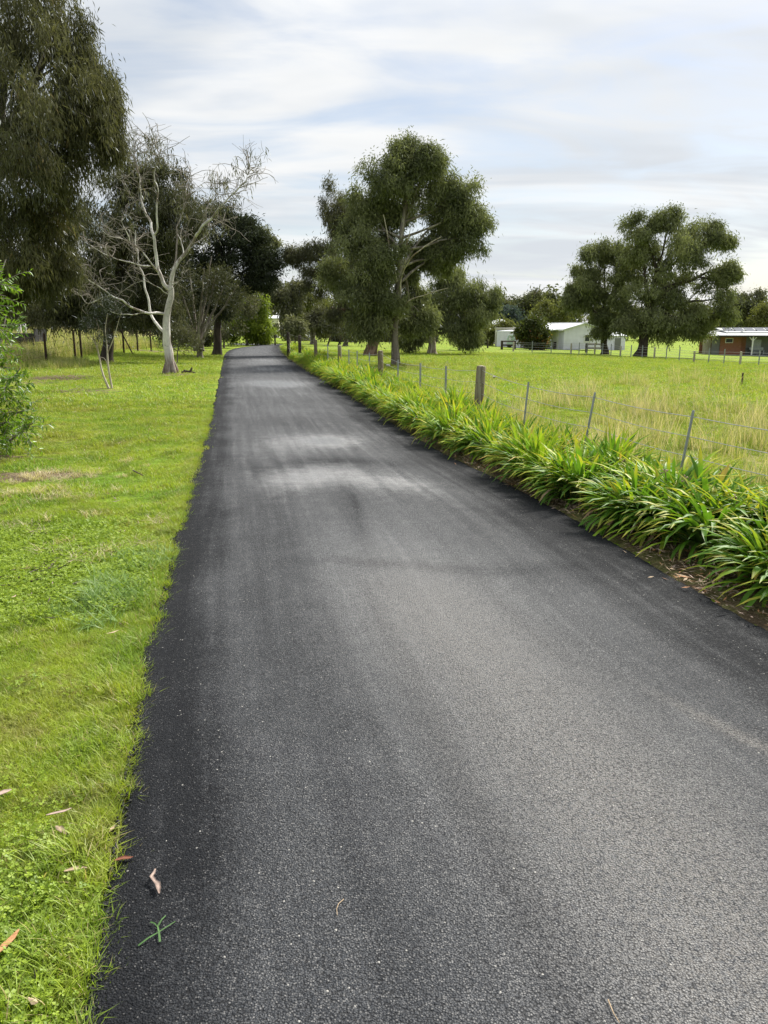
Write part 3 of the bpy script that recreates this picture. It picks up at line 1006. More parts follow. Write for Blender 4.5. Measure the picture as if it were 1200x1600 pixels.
# --- the pale, nearly bare gum in front of it
def bare_gum():
    rng = np.random.default_rng(21)
    b = gnd(267, 583)
    Y = b[1]
    k = (Y * CP + H * SP) / FPX
    root = thing('gum_tree', 'white barked nearly bare gum tree on the lawn left of the driveway', 'tree', b)
    a = Acc()
    T = px_tube(a, [(268, 588), (265, 560), (260, 530), (259, 508), (263, 482), (266, 462), (267, 448)], Y, 0.185, 0.10, rng, 0.03, 12)
    # flared foot
    for ang in np.linspace(0, 2 * math.pi, 7)[:-1] + 0.3:
        d = np.array([math.cos(ang), math.sin(ang), 0])
        a.tube(np.array([b + d * 0.13 + [0, 0, 0.42], b + d * 0.17 + [0, 0, 0.16], b + d * 0.24 + [0, 0, -0.05]]), [0.06, 0.11, 0.10], 7)
    part(a, 'trunk', M['bark_white'], root, smooth=True)
    tw = Acc()
    crown = Acc()
    limbs = [
        ([(266, 452), (269, 425), (279, 408), (292, 393), (303, 374), (312, 358, -.4), (330, 340, -.5), (346, 321, -.6), (362, 304, -.6), (377, 288, -.7)], .125, .028, 1.0),
        ([(377, 290, -.7), (386, 276, -.8), (391, 258, -.9)], .026, .008, 1.2),
        ([(264, 452), (256, 440), (247, 420), (243, 393), (240, 367), (233, 345, .3), (225, 330, .4), (217, 292, .6), (214, 255, .7), (202, 232, .8)], .12, .016, 1.0),
        ([(240, 372), (243, 350, -.3), (244, 322, -.4), (246, 300, -.5), (243, 270, -.6), (247, 240, -.7), (241, 212, -.8)], .06, .010, 1.2),
        ([(270, 424), (273, 398, .3), (277, 365, .6), (279, 345, .8), (288, 320, 1.0), (300, 296, 1.2), (296, 262, 1.3)], .055, .010, 1.2),
        ([(274, 412), (287, 392, .4), (284, 379, .5), (275, 362, .6)], .05, .018, .5),
        ([(259, 491), (243, 490, -.3), (225, 489, -.6), (205, 478, -.8), (190, 467, -1.0), (172, 460, -1.1), (150, 446, -1.2), (128, 425, -1.4), (109, 411, -1.5)], .085, .012, .9),
        ([(174, 461, -1.1), (158, 468, -1.1), (139, 474, -1.2), (131, 464, -1.2), (122, 458, -1.3)], .045, .012, .7),
        ([(228, 489, -.6), (205, 492, -.6), (187, 490, -.6), (170, 483, -.6), (159, 474, -.6), (160, 464, -.5)], .035, .010, .5),
        ([(257, 520), (246, 507, .4), (235, 493, .6), (231, 470, .7), (225, 448, .8), (221, 425, .9), (215, 397, 1.0), (212, 360, 1.1)], .10, .022, .8),
        ([(236, 416), (220, 416, .3), (206, 411, .4), (185, 405, .5), (165, 400, .6), (145, 386, .7), (127, 369, .8)], .04, .008, 1.0),
        ([(246, 424), (236, 408, -.4), (226, 397, -.5), (210, 383, -.6), (202, 378, -.6), (185, 370, -.7), (168, 366, -.8), (150, 350, -.9)], .05, .008, 1.1),
        ([(203, 379, -.6), (197, 362, -.7), (193, 345, -.8), (201, 336, -.8), (211, 332, -.9)], .035, .012, .6),
        ([(270, 445), (277, 440, -.3), (283, 434, -.4), (290, 434, -.5)], .035, .008, .4),
        ([(263, 460), (252, 452, -.4), (240, 446, -.6), (225, 438, -.7), (205, 446, -.8)], .03, .006, .6),
        ([(230, 336, .3), (216, 320, .3), (205, 306, .2), (196, 290, .2), (180, 276, .1), (175, 262, .1)], .03, .006, 1.2),
        ([(217, 290, .6), (226, 272, .5), (233, 250, .5), (236, 226, .4), (228, 208, .4)], .025, .006, 1.3),
        ([(313, 357, -.4), (322, 335, 0), (330, 318, .3), (338, 300, .5), (341, 280, .7)], .035, .007, 1.3),
        ([(300, 380), (318, 372, .5), (334, 352, .9), (352, 345, 1.2)], .03, .006, 1.0),
    ]
    for li, (pts, r0, r1, dens) in enumerate(limbs):
        la = Acc()
        Q = px_tube(la, pts, Y, r0 * 0.62, r1 * 0.7, rng, 0.05, 8)
        part(la, 'limb', M['bark_grey'] if li in (4, 15, 16, 17, 18) else M['bark_white'], root, smooth=True)
        n = len(Q)
        # twigs: two orders of crooked shoots, thinning outwards
        for i in range(int(11 * dens * max(1, n / 14))):
            j = int(n * rng.uniform(0.45, 1.0) ** 0.6) - 1
            d = norm(rng.normal(size=3) * [1, .8, .6] + [0, 0, 0.55] + 0.5 * norm(Q[min(j + 1, n - 1)] - Q[max(j - 1, 0)]))
            ln = rng.uniform(0.5, 1.3)
            P = [Q[j]]
            for s in range(6):
                d = norm(d + rng.normal(size=3) * 0.22 + [0, 0, -0.02 * s])
                P.append(P[-1] + d * ln / 6)
            P = np.array(P)
            tw.tube(P, np.linspace(0.012, 0.006, 7), 4, cap=False)
            for q in range(rng.integers(2, 5)):
                s = rng.integers(2, 7)
                e = norm(rng.normal(size=3) + [0, 0, -0.2])
                TT = [P[s]]
                for u in range(4):
                    e = norm(e + rng.normal(size=3) * 0.2 + [0, 0, -0.08])
                    TT.append(TT[-1] + e * rng.uniform(0.08, 0.2))
                tw.tube(np.array(TT), np.linspace(0.007, 0.0045, 5), 3, cap=False)
                if rng.uniform() < (0.16 if Q[j, 2] > b[2] + 4.5 else 0.04):
                    leaf_cloud(crown, rng, np.array([TT[-1], TT[2]]), rng.uniform(size=2), 9, (0.09, 0.09, 0.13), 0.19, 0.032, 1.6)
    part(tw, 'twig_spray', M['twig'], root, kind='stuff')
    part(crown, 'crown', M['leaf_olive'], root)
    return root


bare_gum()

# --- darker trees behind the bare gum
tree('gum_tree', 'olive gum tree with drooping foliage close behind the white bare gum', 'tree', (165, 556),
     [(215, 300, 55, 42), (255, 290, 45, 40), (200, 350, 60, 50), (140, 385, 60, 60), (280, 335, 50, 45), (240, 380, 60, 50), (175, 430, 75, 50), (105, 450, 70, 48), (245, 440, 55, 45), (60, 475, 60, 40), (120, 490, 60, 26), (190, 485, 55, 30), (240, 490, 45, 28), (20, 470, 50, 40)],
     M['leaf_back'], M['bark_dark'], Y=39, trunk_r=0.3, trunk=[(165, 556), (175, 470), (195, 400)], seed=31, br=0.40, spread=(0.17, 0.17, 0.24), nb=10, ncl=16, nleaf=34, L=0.22, Wd=0.045, droop=1.0)
tree('pine_tree', 'dark spreading pine with flat layered pads of needles behind the multi stemmed tree', 'tree', (338, 546),
     [(330, 345, 50, 30), (372, 350, 24, 14), (385, 372, 26, 14), (400, 398, 42, 30), (415, 412, 28, 24), (345, 395, 55, 32), (300, 400, 50, 40), (365, 435, 60, 26), (320, 450, 60, 45), (280, 430, 50, 50), (265, 470, 50, 40), (395, 440, 35, 16), (345, 470, 40, 30)],
     M['leaf_dark'], M['bark_dark'], Y=50, trunk_r=0.28, trunk=[(338, 546), (340, 480), (345, 420), (345, 370)], seed=32, nb=13, ncl=11, nleaf=28, L=0.24, Wd=0.06, droop=0.1, spread=(0.32, 0.32, 0.2))
tree('gum_tree', 'pale topped gum tree showing behind the dark pine beside the driveway bend', 'tree', (396, 541),
     [(405, 375, 24, 22), (425, 390, 16, 18), (390, 365, 18, 16)], M['leaf_pale'], M['bark_grey'], Y=96, trunk_r=0.25, trunk=[(396, 541), (405, 450), (405, 390)], seed=33, nb=9, ncl=9, nleaf=24, L=0.42, Wd=0.12)


def multi_stem(root, crown, rng, Y, k, b):
    for i, (px, py) in enumerate(((262, 470), (278, 440), (296, 425), (318, 420), (338, 425), (356, 432), (372, 446), (250, 492), (330, 400))):
        la = Acc()
        px_tube(la, [(311 + (i - 4) * 1.5, 548, (i % 3 - 1) * .15), (309 + (px - 311) * 0.2, 520, (i % 3 - 1) * .5), (311 + (px - 311) * 0.6, (py + 520) / 2, (i % 3 - 1) * 1.0), (px, py, (i % 3 - 1) * 1.6)], Y, 0.10, 0.025, rng, 0.03, 6)
        part(la, 'stem', M['bark_grey'], root, smooth=True)


tree('paperbark_tree', 'multi stemmed feathery tree with a fan of grey stems beside the driveway', 'tree', (312, 550),
     [(300, 470, 45, 35, 0, .6), (345, 455, 40, 35, 0, .6), (268, 480, 35, 32, 0, .6), (368, 470, 22, 25, 0, .5), (320, 430, 45, 30, 0, .7), (285, 505, 30, 18, 0, .35)],
     M['leaf_back'], M['bark_grey'], Y=44, trunk_r=0.22, trunk=[(312, 550), (312, 536)], seed=34, nb=14, ncl=8, nleaf=16, L=0.26, Wd=0.032, droop=-0.2, limbs=False, extra=multi_stem)
tree('green_shrub', 'light green leafy shrub at the bend of the driveway', 'shrub', (386, 541),
     [(385, 490, 34, 30), (372, 510, 30, 24), (412, 512, 20, 20), (400, 475, 20, 18), (392, 528, 38, 11), (355, 512, 18, 20), (375, 465, 16, 12)],
     M['leaf_shrub'], M['bark_grey'], Y=80, trunk_r=0.16, seed=35, trunk=[(386, 541), (385, 520)], nb=11, ncl=9, nleaf=26, L=0.36, Wd=0.12, spread=(0.26, 0.26, 0.3), droop=0.3)
tree('small_shrub', 'low olive shrub at the foot of the white bare gum', 'shrub', (276, 556),
     [(285, 528, 16, 22), (262, 532, 12, 16), (298, 535, 12, 14)], M['leaf_olive'], M['bark_grey'], Y=38, trunk_r=0.04, seed=36, trunk=[(276, 556), (278, 540)], nb=9, ncl=8, nleaf=12, L=0.20, Wd=0.03, droop=-0.6)


def sapling():
    rng = np.random.default_rng(41)
    b = gnd(173, 607)
    Y = b[1]
    root = thing('sapling', 'thin twin stemmed sapling with wispy dark top on the left lawn', 'tree', b)
    for pts, r in (([(170, 607), (163, 590), (156, 565), (150, 540), (144, 520)], .032), ([(175, 607), (172, 588), (169, 565), (167, 540), (164, 515), (168, 490)], .032),
                   ([(157, 566), (152, 545), (155, 520), (150, 498)], .018), ([(168, 552), (176, 530), (184, 505), (190, 488)], .016), ([(170, 575), (163, 560), (152, 556)], .010), ([(150, 540), (140, 522), (136, 505)], .012)):
        a = Acc()
        px_tube(a, pts, Y, r, r * 0.3, rng, 0.012, 7)
        part(a, 'stem', M['bark_pale'], root, smooth=True)
    c = Acc()
    for px, py, rx, ry in ((155, 500, 26, 22), (180, 490, 20, 20), (140, 515, 16, 14), (165, 470, 18, 16), (158, 530, 14, 10)):
        k = (Y * CP) / FPX
        bc, P, t = crown_points(rng, at(px, py, Y), np.array([rx, rx, ry]) * k, 11, 6, 0.5)
        leaf_cloud(c, rng, P, t, 8, (0.06, 0.06, 0.10), 0.15, 0.010, -0.6)
    part(c, 'crown', M['leaf_dark'], root)


sapling()

# --- trees right of the drive
def pale_limbs(root, crown, rng, Y, k, b):
    for pts, r in (([(620, 440), (612, 400, -.5), (604, 360, -.8), (599, 335, -1)], .045), ([(624, 470), (632, 420, -.6), (650, 395, -1.2), (690, 370, -1.2)], .045), ([(622, 490), (640, 470, -.6), (668, 460, -.8), (700, 450, -1)], .035),
                   ([(626, 440), (634, 400, -.5), (640, 360, -.9)], .04)):
        la = Acc(); px_tube(la, pts, Y - 0.3, r, r * 0.35, rng, 0.02, 6); part(la, 'limb', M['bark_pale'], root, smooth=True)


tree('gum_tree', 'tall full crowned gum tree standing behind the right fence, second trunk from the driveway', 'tree', (618, 570),
     [(640, 262, 42, 34), (605, 285, 48, 38), (680, 285, 48, 36), (722, 322, 36, 40), (655, 325, 60, 38, 1.0), (565, 315, 32, 40), (722, 375, 34, 34), (690, 390, 30, 25, 1), (600, 365, 46, 38, 1.2), (545, 395, 40, 40, .5),
      (583, 428, 38, 38, -0.6), (556, 470, 38, 36), (597, 478, 38, 32, -0.5), (655, 400, 26, 20, 1.2), (650, 470, 30, 26, 1.5), (600, 400, 30, 28, -1.0), (575, 510, 34, 26), (650, 505, 32, 24, 1), (640, 238, 26, 18), (738, 345, 26, 30), (520, 430, 28, 30, 1), (700, 335, 40, 40, .8), (620, 320, 46, 40, .8), (695, 405, 34, 22, .8), (668, 250, 30, 22), (560, 360, 34, 36), (640, 440, 22, 24, 1.6)],
     M['leaf_gum'], M['bark_grey'], trunk=[(618, 572), (617, 520), (620, 470), (624, 420), (630, 350), (640, 280)], trunk_r=0.175, seed=51, extra=pale_limbs, nb=9, ncl=16, nleaf=38, L=0.18, Wd=0.044, br=0.40, spread=(0.15, 0.15, 0.19), droop=0.7)


tree('gum_tree', 'leaning gum tree with red brown trunk left of the tall full crowned gum', 'tree', (578, 557),
     [(468, 405, 22, 15, 0, .7), (490, 392, 22, 18, 0, .7), (455, 402, 12, 10, 0, .6), (512, 388, 26, 26, 0, .7), (500, 418, 20, 14, .5, .4), (480, 425, 18, 8, .5, .3), (530, 360, 26, 40), (545, 330, 30, 35), (520, 330, 18, 40, 0, .5), (555, 410, 38, 40), (535, 440, 34, 30), (575, 470, 45, 40), (545, 495, 30, 28), (600, 510, 42, 22), (500, 450, 22, 26, 0, .4), (515, 480, 20, 24, 0, .4)],
     M['leaf_olive'], M['bark_red'], Y=50, trunk=[(578, 557), (584, 530), (570, 490), (545, 440), (520, 410)], trunk_r=0.36, seed=52, spread=(0.18, 0.18, 0.24), br=0.40, nb=7, ncl=14, nleaf=32, L=0.24, Wd=0.046, droop=0.9)
tree('gum_tree', 'weeping gum tree with pale forked trunk right of the tall full crowned gum', 'tree', (675, 546),
     [(700, 440, 34, 24), (722, 455, 40, 30), (690, 480, 34, 34), (735, 485, 36, 34), (715, 515, 32, 22), (650, 490, 36, 34), (640, 530, 26, 18), (765, 465, 18, 28, 0, .5), (755, 495, 22, 22), (730, 530, 18, 12)],
     M['leaf_gum'], M['bark_pale'], Y=55, trunk=[(675, 546), (674, 530), (684, 505), (694, 480)], trunk_r=0.30, seed=53, spread=(0.18, 0.18, 0.26), br=0.40, nb=9, ncl=16, nleaf=36, L=0.24, Wd=0.048, droop=1.3)
tree('gum_tree', 'dense gum tree left of the pair in the far right paddock', 'tree', (945, 551),
     [(918, 415, 24, 22), (945, 395, 20, 18), (905, 450, 22, 24), (935, 440, 34, 30), (960, 460, 32, 34), (925, 482, 30, 22), (955, 495, 30, 20), (895, 465, 12, 14), (972, 430, 24, 26), (935, 515, 20, 10, 0, .4)],
     M['leaf_gum'], M['bark_dark'], Y=74, trunk=[(945, 551), (944, 520), (945, 470)], trunk_r=0.34, seed=54, nb=7, ncl=17, nleaf=42, br=0.42, L=0.27, Wd=0.08, spread=(0.25, 0.25, 0.30))
tree('gum_tree', 'broad dense gum tree right of the pair in the far right paddock', 'tree', (1000, 560),
     [(1010, 360, 34, 22), (1045, 352, 36, 20), (1085, 365, 34, 22), (1115, 378, 26, 26), (995, 390, 30, 30), (1030, 400, 50, 40), (1080, 400, 46, 34), (1010, 440, 44, 40), (1060, 445, 44, 38), (1000, 480, 36, 28), (1045, 490, 44, 30), (1030, 520, 36, 15), (1085, 480, 30, 26), (1112, 468, 30, 28, 0, .8), (1138, 434, 15, 10), (1125, 495, 26, 20), (1120, 425, 18, 20, 0, .7), (1080, 515, 32, 13), (980, 505, 14, 14)],
     M['leaf_gum'], M['bark_dark'], Y=70, trunk=[(1000, 560), (1003, 530), (1012, 490), (1025, 430)], trunk_r=0.46, seed=55, nb=6, ncl=17, nleaf=42, fill=1.0, br=0.42, L=0.27, Wd=0.08, spread=(0.25, 0.25, 0.30))

# --- trees and shrubs far behind
FAR = [
    ('tall grey green gum far behind the pale blue shed', (826, 540), [(822, 478, 16, 20), (838, 470, 14, 12), (812, 490, 14, 18), (830, 500, 14, 22)], 'leaf_far', 150),
    ('rounded yellow olive tree behind the white garage', (862, 540), [(862, 490, 24, 16), (848, 502, 18, 16), (882, 498, 20, 18)], 'leaf_yell', 130),
    ('thin topped tree behind the yellow olive tree', (884, 540), [(882, 478, 14, 12), (890, 492, 16, 18), (858, 468, 8, 7)], 'leaf_far', 165),
    ('blue grey tree between the sheds and the treeline', (796, 540), [(797, 493, 14, 15), (783, 498, 12, 14), (806, 505, 14, 14)], 'leaf_blue', 145),
    ('dark tree left of the blue grey tree', (770, 540), [(765, 485, 16, 18), (790, 475, 16, 12), (775, 505, 16, 15), (750, 500, 14, 20)], 'leaf_far', 160),
    ('yellow green bush between the shed and the distant house', (770, 541), [(766, 520, 10, 9), (785, 512, 22, 6), (760, 528, 6, 8)], 'leaf_yell', 104),
    ('olive gum left behind the brick building', (1152, 548), [(1150, 476, 20, 18), (1165, 490, 16, 20), (1138, 490, 16, 20), (1128, 505, 14, 14)], 'leaf_far', 115),
    ('brown topped gum right behind the brick building', (1180, 548), [(1172, 470, 16, 14), (1180, 485, 16, 16)], 'leaf_olive', 120),
    ('yellow green tree at the right edge behind the brick building', (1205, 548), [(1195, 495, 18, 16), (1215, 490, 18, 20), (1180, 508, 12, 8)], 'leaf_yell', 112),
    ('grey green gum in the gap above the driveway bend', (452, 542), [(445, 462, 26, 22), (468, 455, 22, 18), (430, 455, 16, 14), (455, 482, 26, 18)], 'leaf_olive', 92),
    ('gold tinged gum right of the driveway gap', (490, 542), [(480, 470, 22, 18), (498, 482, 22, 14), (475, 490, 18, 12)], 'leaf_yell', 96),
    ('small round olive tree beyond the driveway gap', (488, 542), [(487, 500, 12, 12), (500, 510, 16, 14), (512, 496, 16, 18)], 'leaf_olive', 86),
    ('white flowering bush by the dark fence post in the gap', (461, 543), [(456, 510, 8, 10), (468, 512, 8, 10)], 'leaf_pale', 78),
    ('dark tree behind the leaning red trunked gum', (540, 545), [(535, 505, 22, 22), (555, 520, 18, 16), (545, 480, 18, 22)], 'leaf_olive', 80),
    ('rounded weeping shrub under the right end of the weeping gum', (718, 545), [(716, 520, 16, 18), (735, 515, 14, 18), (745, 528, 10, 8)], 'leaf_gum', 70),
    ('dark bushy tree behind the left wire fence', (40, 545), [(30, 480, 50, 40), (75, 490, 40, 26), (5, 450, 50, 40)], 'leaf_olive', 62),
    ('dense dark tree behind the olive gum at the left', (205, 540), [(170, 470, 50, 40), (225, 480, 45, 36), (120, 470, 50, 40), (205, 440, 50, 40)], 'leaf_dark', 66),
    ('dark hedge tree left of the paperbark stems', (265, 542), [(262, 495, 40, 36), (290, 480, 36, 36), (235, 505, 30, 26)], 'leaf_dark', 64),
    ('tall dark tree at the left behind the white bare gum', (120, 545), [(150, 400, 60, 60), (100, 430, 60, 60), (60, 400, 60, 70), (210, 390, 50, 50), (30, 490, 60, 30), (120, 500, 60, 28), (200, 500, 60, 28), (270, 500, 40, 28)], 'leaf_dark', 72),
    ('dark low scrub under the trees beyond the left picket fence', (90, 545), [(40, 515, 40, 16), (95, 512, 40, 18), (150, 512, 40, 18), (205, 510, 36, 18), (250, 515, 30, 18), (0, 515, 40, 18)], 'leaf_dark', 68),
    ('dark bushy undergrowth shrub beyond the paperbark stems', (300, 541), [(300, 522, 26, 16), (325, 524, 24, 14), (278, 520, 22, 16)], 'leaf_back', 74),
    ('olive bush closing the gap behind the dark fence posts', (455, 538), [(448, 520, 18, 15), (470, 522, 18, 13), (462, 505, 16, 12)], 'leaf_olive', 112),
    ('grey green bush behind the leaning red trunked gum tree', (520, 540), [(505, 522, 18, 14), (528, 524, 18, 13), (550, 526, 16, 12)], 'leaf_olive', 104),
    ('low dark bush behind the weeping gum with pale forked trunk', (650, 540), [(640, 522, 20, 14), (665, 524, 18, 12), (600, 524, 18, 12)], 'leaf_back', 108),
    ('dark backing tree behind the green shrub', (350, 542), [(350, 500, 36, 32), (320, 505, 32, 30), (380, 480, 30, 24)], 'leaf_olive', 70),
]
for i, (lab, bp, ells, mat, Yd) in enumerate(FAR):
    kk = Yd / 1200
    shrub = 'bush' in lab or 'shrub' in lab
    tree('shrub' if shrub else 'distant_tree', lab, 'shrub' if shrub else 'tree', bp, ells, M[mat], M['bark_grey'], Y=Yd, trunk_r=0.10 if shrub else 0.25, seed=100 + i, nb=9, ncl=7,
         nleaf=26, L=4.6 * kk, Wd=1.7 * kk, spread=(3.4 * kk, 3.4 * kk, 4.0 * kk), droop=0.5, limbs=False, fill=1.12, br=0.38,
         trunk=[bp, (bp[0], (bp[1] + ells[0][1]) / 2), (ells[0][0], ells[0][1])])

tree('round_shrub', 'rounded shrub with reddish top beside the pale blue shed', 'shrub', (833, 547),
     [(832, 522, 22, 22), (822, 515, 15, 15), (845, 526, 14, 18), (832, 538, 24, 9), (836, 506, 16, 11)], M['leaf_red'], M['bark_dark'], Y=84, trunk_r=0.12, seed=61, nb=11, ncl=9, nleaf=14, L=0.42, Wd=0.16,
     trunk=[(833, 547), (833, 530)], spread=(0.24, 0.24, 0.26), droop=0.1, limbs=False)

# --- the glossy green shrub at the left edge: shoots with leaves set along them
def leafy_shrub():
    rng = np.random.default_rng(62)
    Y = 10.3
    b = at(-60, 694, Y); b[2] = zt(b[0], b[1])
    root = thing('leafy_shrub', 'glossy bright green shrub at the left edge of the lawn', 'shrub', b)
    stems = [[(-60, 694), (-45, 640), (-30, 570), (-18, 490), (0, 425)], [(-60, 694), (-38, 650), (-18, 600), (0, 545), (10, 490)], [(-60, 694), (-30, 680), (0, 665), (25, 645), (48, 640)], [(-60, 694), (-36, 670), (-8, 630), (16, 600), (32, 575)],
             [(-60, 694), (-75, 600), (-70, 500), (-50, 420)], [(-60, 694), (-80, 640), (-110, 580), (-120, 500)], [(-60, 694), (-20, 690), (10, 690), (34, 672), (54, 660)], [(-60, 694), (-40, 620), (-20, 540), (-10, 450), (8, 405)], [(-60, 694), (-50, 600), (-40, 500), (-35, 420)]]
    leafs = Acc()
    for si, st in enumerate(stems):
        dy = rng.normal() * 0.35
        pts = [(p[0], p[1], dy * i / 3) for i, p in enumerate(st)]
        a = Acc()
        Q = px_tube(a, pts, Y, 0.026, 0.007, rng, 0.02, 6)
        n = len(Q)
        for k in range(50):
            j = int(n * rng.uniform(0.28, 1.0)) - 1
            d = norm(rng.normal(size=3) * [1, 1, 0.7] + [0.1, 0, 0.25])
            ln = rng.uniform(0.22, 0.5)
            P = [Q[j]]
            for u in range(6):
                d = norm(d + rng.normal(size=3) * 0.16 + [0, 0, -0.05])
                P.append(P[-1] + d * ln / 6)
            P = np.array(P)
            a.tube(P, np.linspace(0.005, 0.002, 7), 4, cap=False)
            tn = rng.uniform()
            m = 16
            for q in range(m):
                t = 0.15 + 0.85 * q / (m - 1)
                f = t * 6
                i0 = min(5, int(f))
                p = P[i0] * (1 - (f - i0)) + P[i0 + 1] * (f - i0)
                ax = norm(P[i0 + 1] - P[i0])
                sd = norm(np.cross(ax, rng.normal(size=3)))
                D = norm(ax * 0.55 + sd * 0.9 + [0, 0, -0.12])
                nz = norm(np.array([0, 0, 1.0]) + rng.normal(size=3) * 0.5)
                S = norm(np.cross(D, nz))
                L = rng.uniform(0.055, 0.10); w = L * rng.uniform(0.26, 0.36)
                N = np.cross(S, D)
                V = np.array([p, p + D * L * .35 + S * w * .5 + N * w * .15, p + D * L * .75 + S * w * .35 - N * .004, p + D * L - N * .012, p + D * L * .75 - S * w * .35 - N * .004, p + D * L * .35 - S * w * .5 + N * w * .15, p + D * L * .4 - N * .002, p + D * L * .75 - N * .008])
                leafs.add(V, [[0, 6, 1, 1], [1, 6, 7, 2], [2, 7, 3, 3], [0, 5, 6, 6], [5, 4, 7, 6], [4, 3, 7, 7]], np.clip(0.7 * tn + 0.3 * rng.uniform(), 0, 1))
        part(a, 'stem', M['twig'], root, smooth=True)
    part(leafs, 'foliage', M['leaf_green'], root)


leafy_shrub()


def tree_mass(name, seed, Y, x0, x1, n, hmin, hmax, mat):
    rng = np.random.default_rng(seed)
    a = Acc()
    for i in range(n):
        x = x0 + (x1 - x0) * (i + rng.uniform()) / n
        y = Y + rng.uniform(-12, 12)
        h = rng.uniform(hmin, hmax)
        z0 = float(zt(x, y))
        C = np.array([x, y, z0 + h * 0.55])
        bc, P, t = crown_points(rng, C, np.array([h * 0.55, h * 0.4, h * 0.45]), 14, 6, 0.45)
        leaf_cloud(a, rng, P, t, 9, np.array([.05, .05, .06]) * h, 0.12 * h, 0.05 * h, 0.4)
    return a.obj(name, mat, kind='stuff')


tree_mass('treeline', 71, 230, -230, 260, 90, 7, 13, M['leaf_far'])
tree_mass('treeline', 72, 150, -150, -16, 34, 6, 12, M['leaf_olive'])
tree_mass('treeline', 73, 175, 80, 200, 26, 5, 9, M['leaf_far'])


# ------------------------------------------------------------------ grass (nobody could count it)
def blade_patch(name, rng, n, rad, h, w, lean, mat, segs=2, cl=None):
    a = Acc()
    for i in range(n):
        ang = rng.uniform(0, 2 * math.pi)
        r = rad * math.sqrt(rng.uniform())
        b = np.array([r * math.cos(ang), r * math.sin(ang), -0.004])
        az = rng.uniform(0, 2 * math.pi)
        d = np.array([math.cos(az), math.sin(az), 0])
        s = np.array([-d[1], d[0], 0])
        hh = h * rng.uniform(0.45, 1.2)
        ln = lean * rng.uniform(0.2, 1.3)
        ww = w * rng.uniform(0.7, 1.3)
        P = [b + d * (hh * ln * t**1.8) + np.array([0, 0, hh * (t - 0.32 * ln * t * t)]) for t in np.linspace(0, 1, segs + 1)]
        V = []
        for j, p in enumerate(P[:-1]):
            wj = ww * (1 - 0.35 * j / segs)
            V += [p - s * wj / 2, p + s * wj / 2]
        V.append(P[-1])
        F = [[2 * j, 2 * j + 1, 2 * j + 3, 2 * j + 2] for j in range(segs - 1)] + [[2 * segs - 2, 2 * segs - 1, 2 * segs, 2 * segs]]
        a.add(np.array(V), F, rng.uniform())
    me = a.mesh(name, mat)
    return bpy.data.objects.new(name, me)


def clover_patch(name, rng, n, rad, mat):
    a = Acc()
    for i in range(n):
        ang = rng.uniform(0, 2 * math.pi)
        r = rad * math.sqrt(rng.uniform())
        c = np.array([r * math.cos(ang), r * math.sin(ang), rng.uniform(0.012, 0.045)])
        til = rng.normal(size=3) * 0.35 + [0, 0, 1]
        nz = norm(til)
        ux = norm(np.cross(nz, rng.normal(size=3)))
        uy = np.cross(nz, ux)
        sz = rng.uniform(0.006, 0.012)
        tn = rng.uniform()
        for k in range(3):
            t = k * 2.094 + rng.uniform(-.2, .2)
            d = math.cos(t) * ux + math.sin(t) * uy
            s = -math.sin(t) * ux + math.cos(t) * uy
            V = np.array([c, c + d * sz * 0.7 + s * sz * 0.5 + nz * 0.001, c + d * sz * 1.1, c + d * sz * 0.7 - s * sz * 0.5 + nz * 0.001])
            a.add(V, [[0, 1, 2, 3]], tn)
    return bpy.data.objects.new(name, a.mesh(name, mat))


def scatter(name, P, scale, protos, seed, tilt=0.12, kind='stuff'):
    rng = np.random.default_rng(seed)
    n = len(P)
    me = bpy.data.meshes.new(name)
    me.vertices.add(n)
    me.vertices.foreach_set('co', np.asarray(P, np.float32).ravel())
    rot = np.stack([rng.normal(size=n) * tilt, rng.normal(size=n) * tilt, rng.uniform(0, 2 * math.pi, n)], 1)
    me.attributes.new('rot', 'FLOAT_VECTOR', 'POINT').data.foreach_set('vector', rot.astype(np.float32).ravel())
    me.attributes.new('scl', 'FLOAT', 'POINT').data.foreach_set('value', np.asarray(scale, np.float32))
    me.attributes.new('idx', 'INT', 'POINT').data.foreach_set('value', rng.integers(0, len(protos), n).astype(np.int32))
    me.update()
    o = bpy.data.objects.new(name, me)
    COL.objects.link(o)
    o['kind'] = kind
    c = bpy.data.collections.new(name + '_source')
    for p in protos:
        c.objects.link(p)
    ng = bpy.data.node_groups.new(name, 'GeometryNodeTree')
    ng.interface.new_socket('Geometry', in_out='INPUT', socket_type='NodeSocketGeometry')
    ng.interface.new_socket('Geometry', in_out='OUTPUT', socket_type='NodeSocketGeometry')
    gi = nd(ng, 'NodeGroupInput'); go = nd(ng, 'NodeGroupOutput')
    iop = nd(ng, 'GeometryNodeInstanceOnPoints')
    ci = nd(ng, 'GeometryNodeCollectionInfo')
    ci.inputs['Collection'].default_value = c
    ci.inputs['Separate Children'].default_value = True
    ci.inputs['Reset Children'].default_value = True

    def attr(nm, t):
        a = nd(ng, 'GeometryNodeInputNamedAttribute', data_type=t)
        a.inputs['Name'].default_value = nm
        return a.outputs['Attribute']
    L = ng.links.new
    L(gi.outputs[0], iop.inputs['Points'])
    L(ci.outputs[0], iop.inputs['Instance'])
    iop.inputs['Pick Instance'].default_value = True
    L(attr('idx', 'INT'), iop.inputs['Instance Index'])
    L(attr('rot', 'FLOAT_VECTOR'), iop.inputs['Rotation'])
    L(attr('scl', 'FLOAT'), iop.inputs['Scale'])
    L(iop.outputs[0], go.inputs[0])
    md = o.modifiers.new('scatter', 'NODES')
    md.node_group = ng
    return o


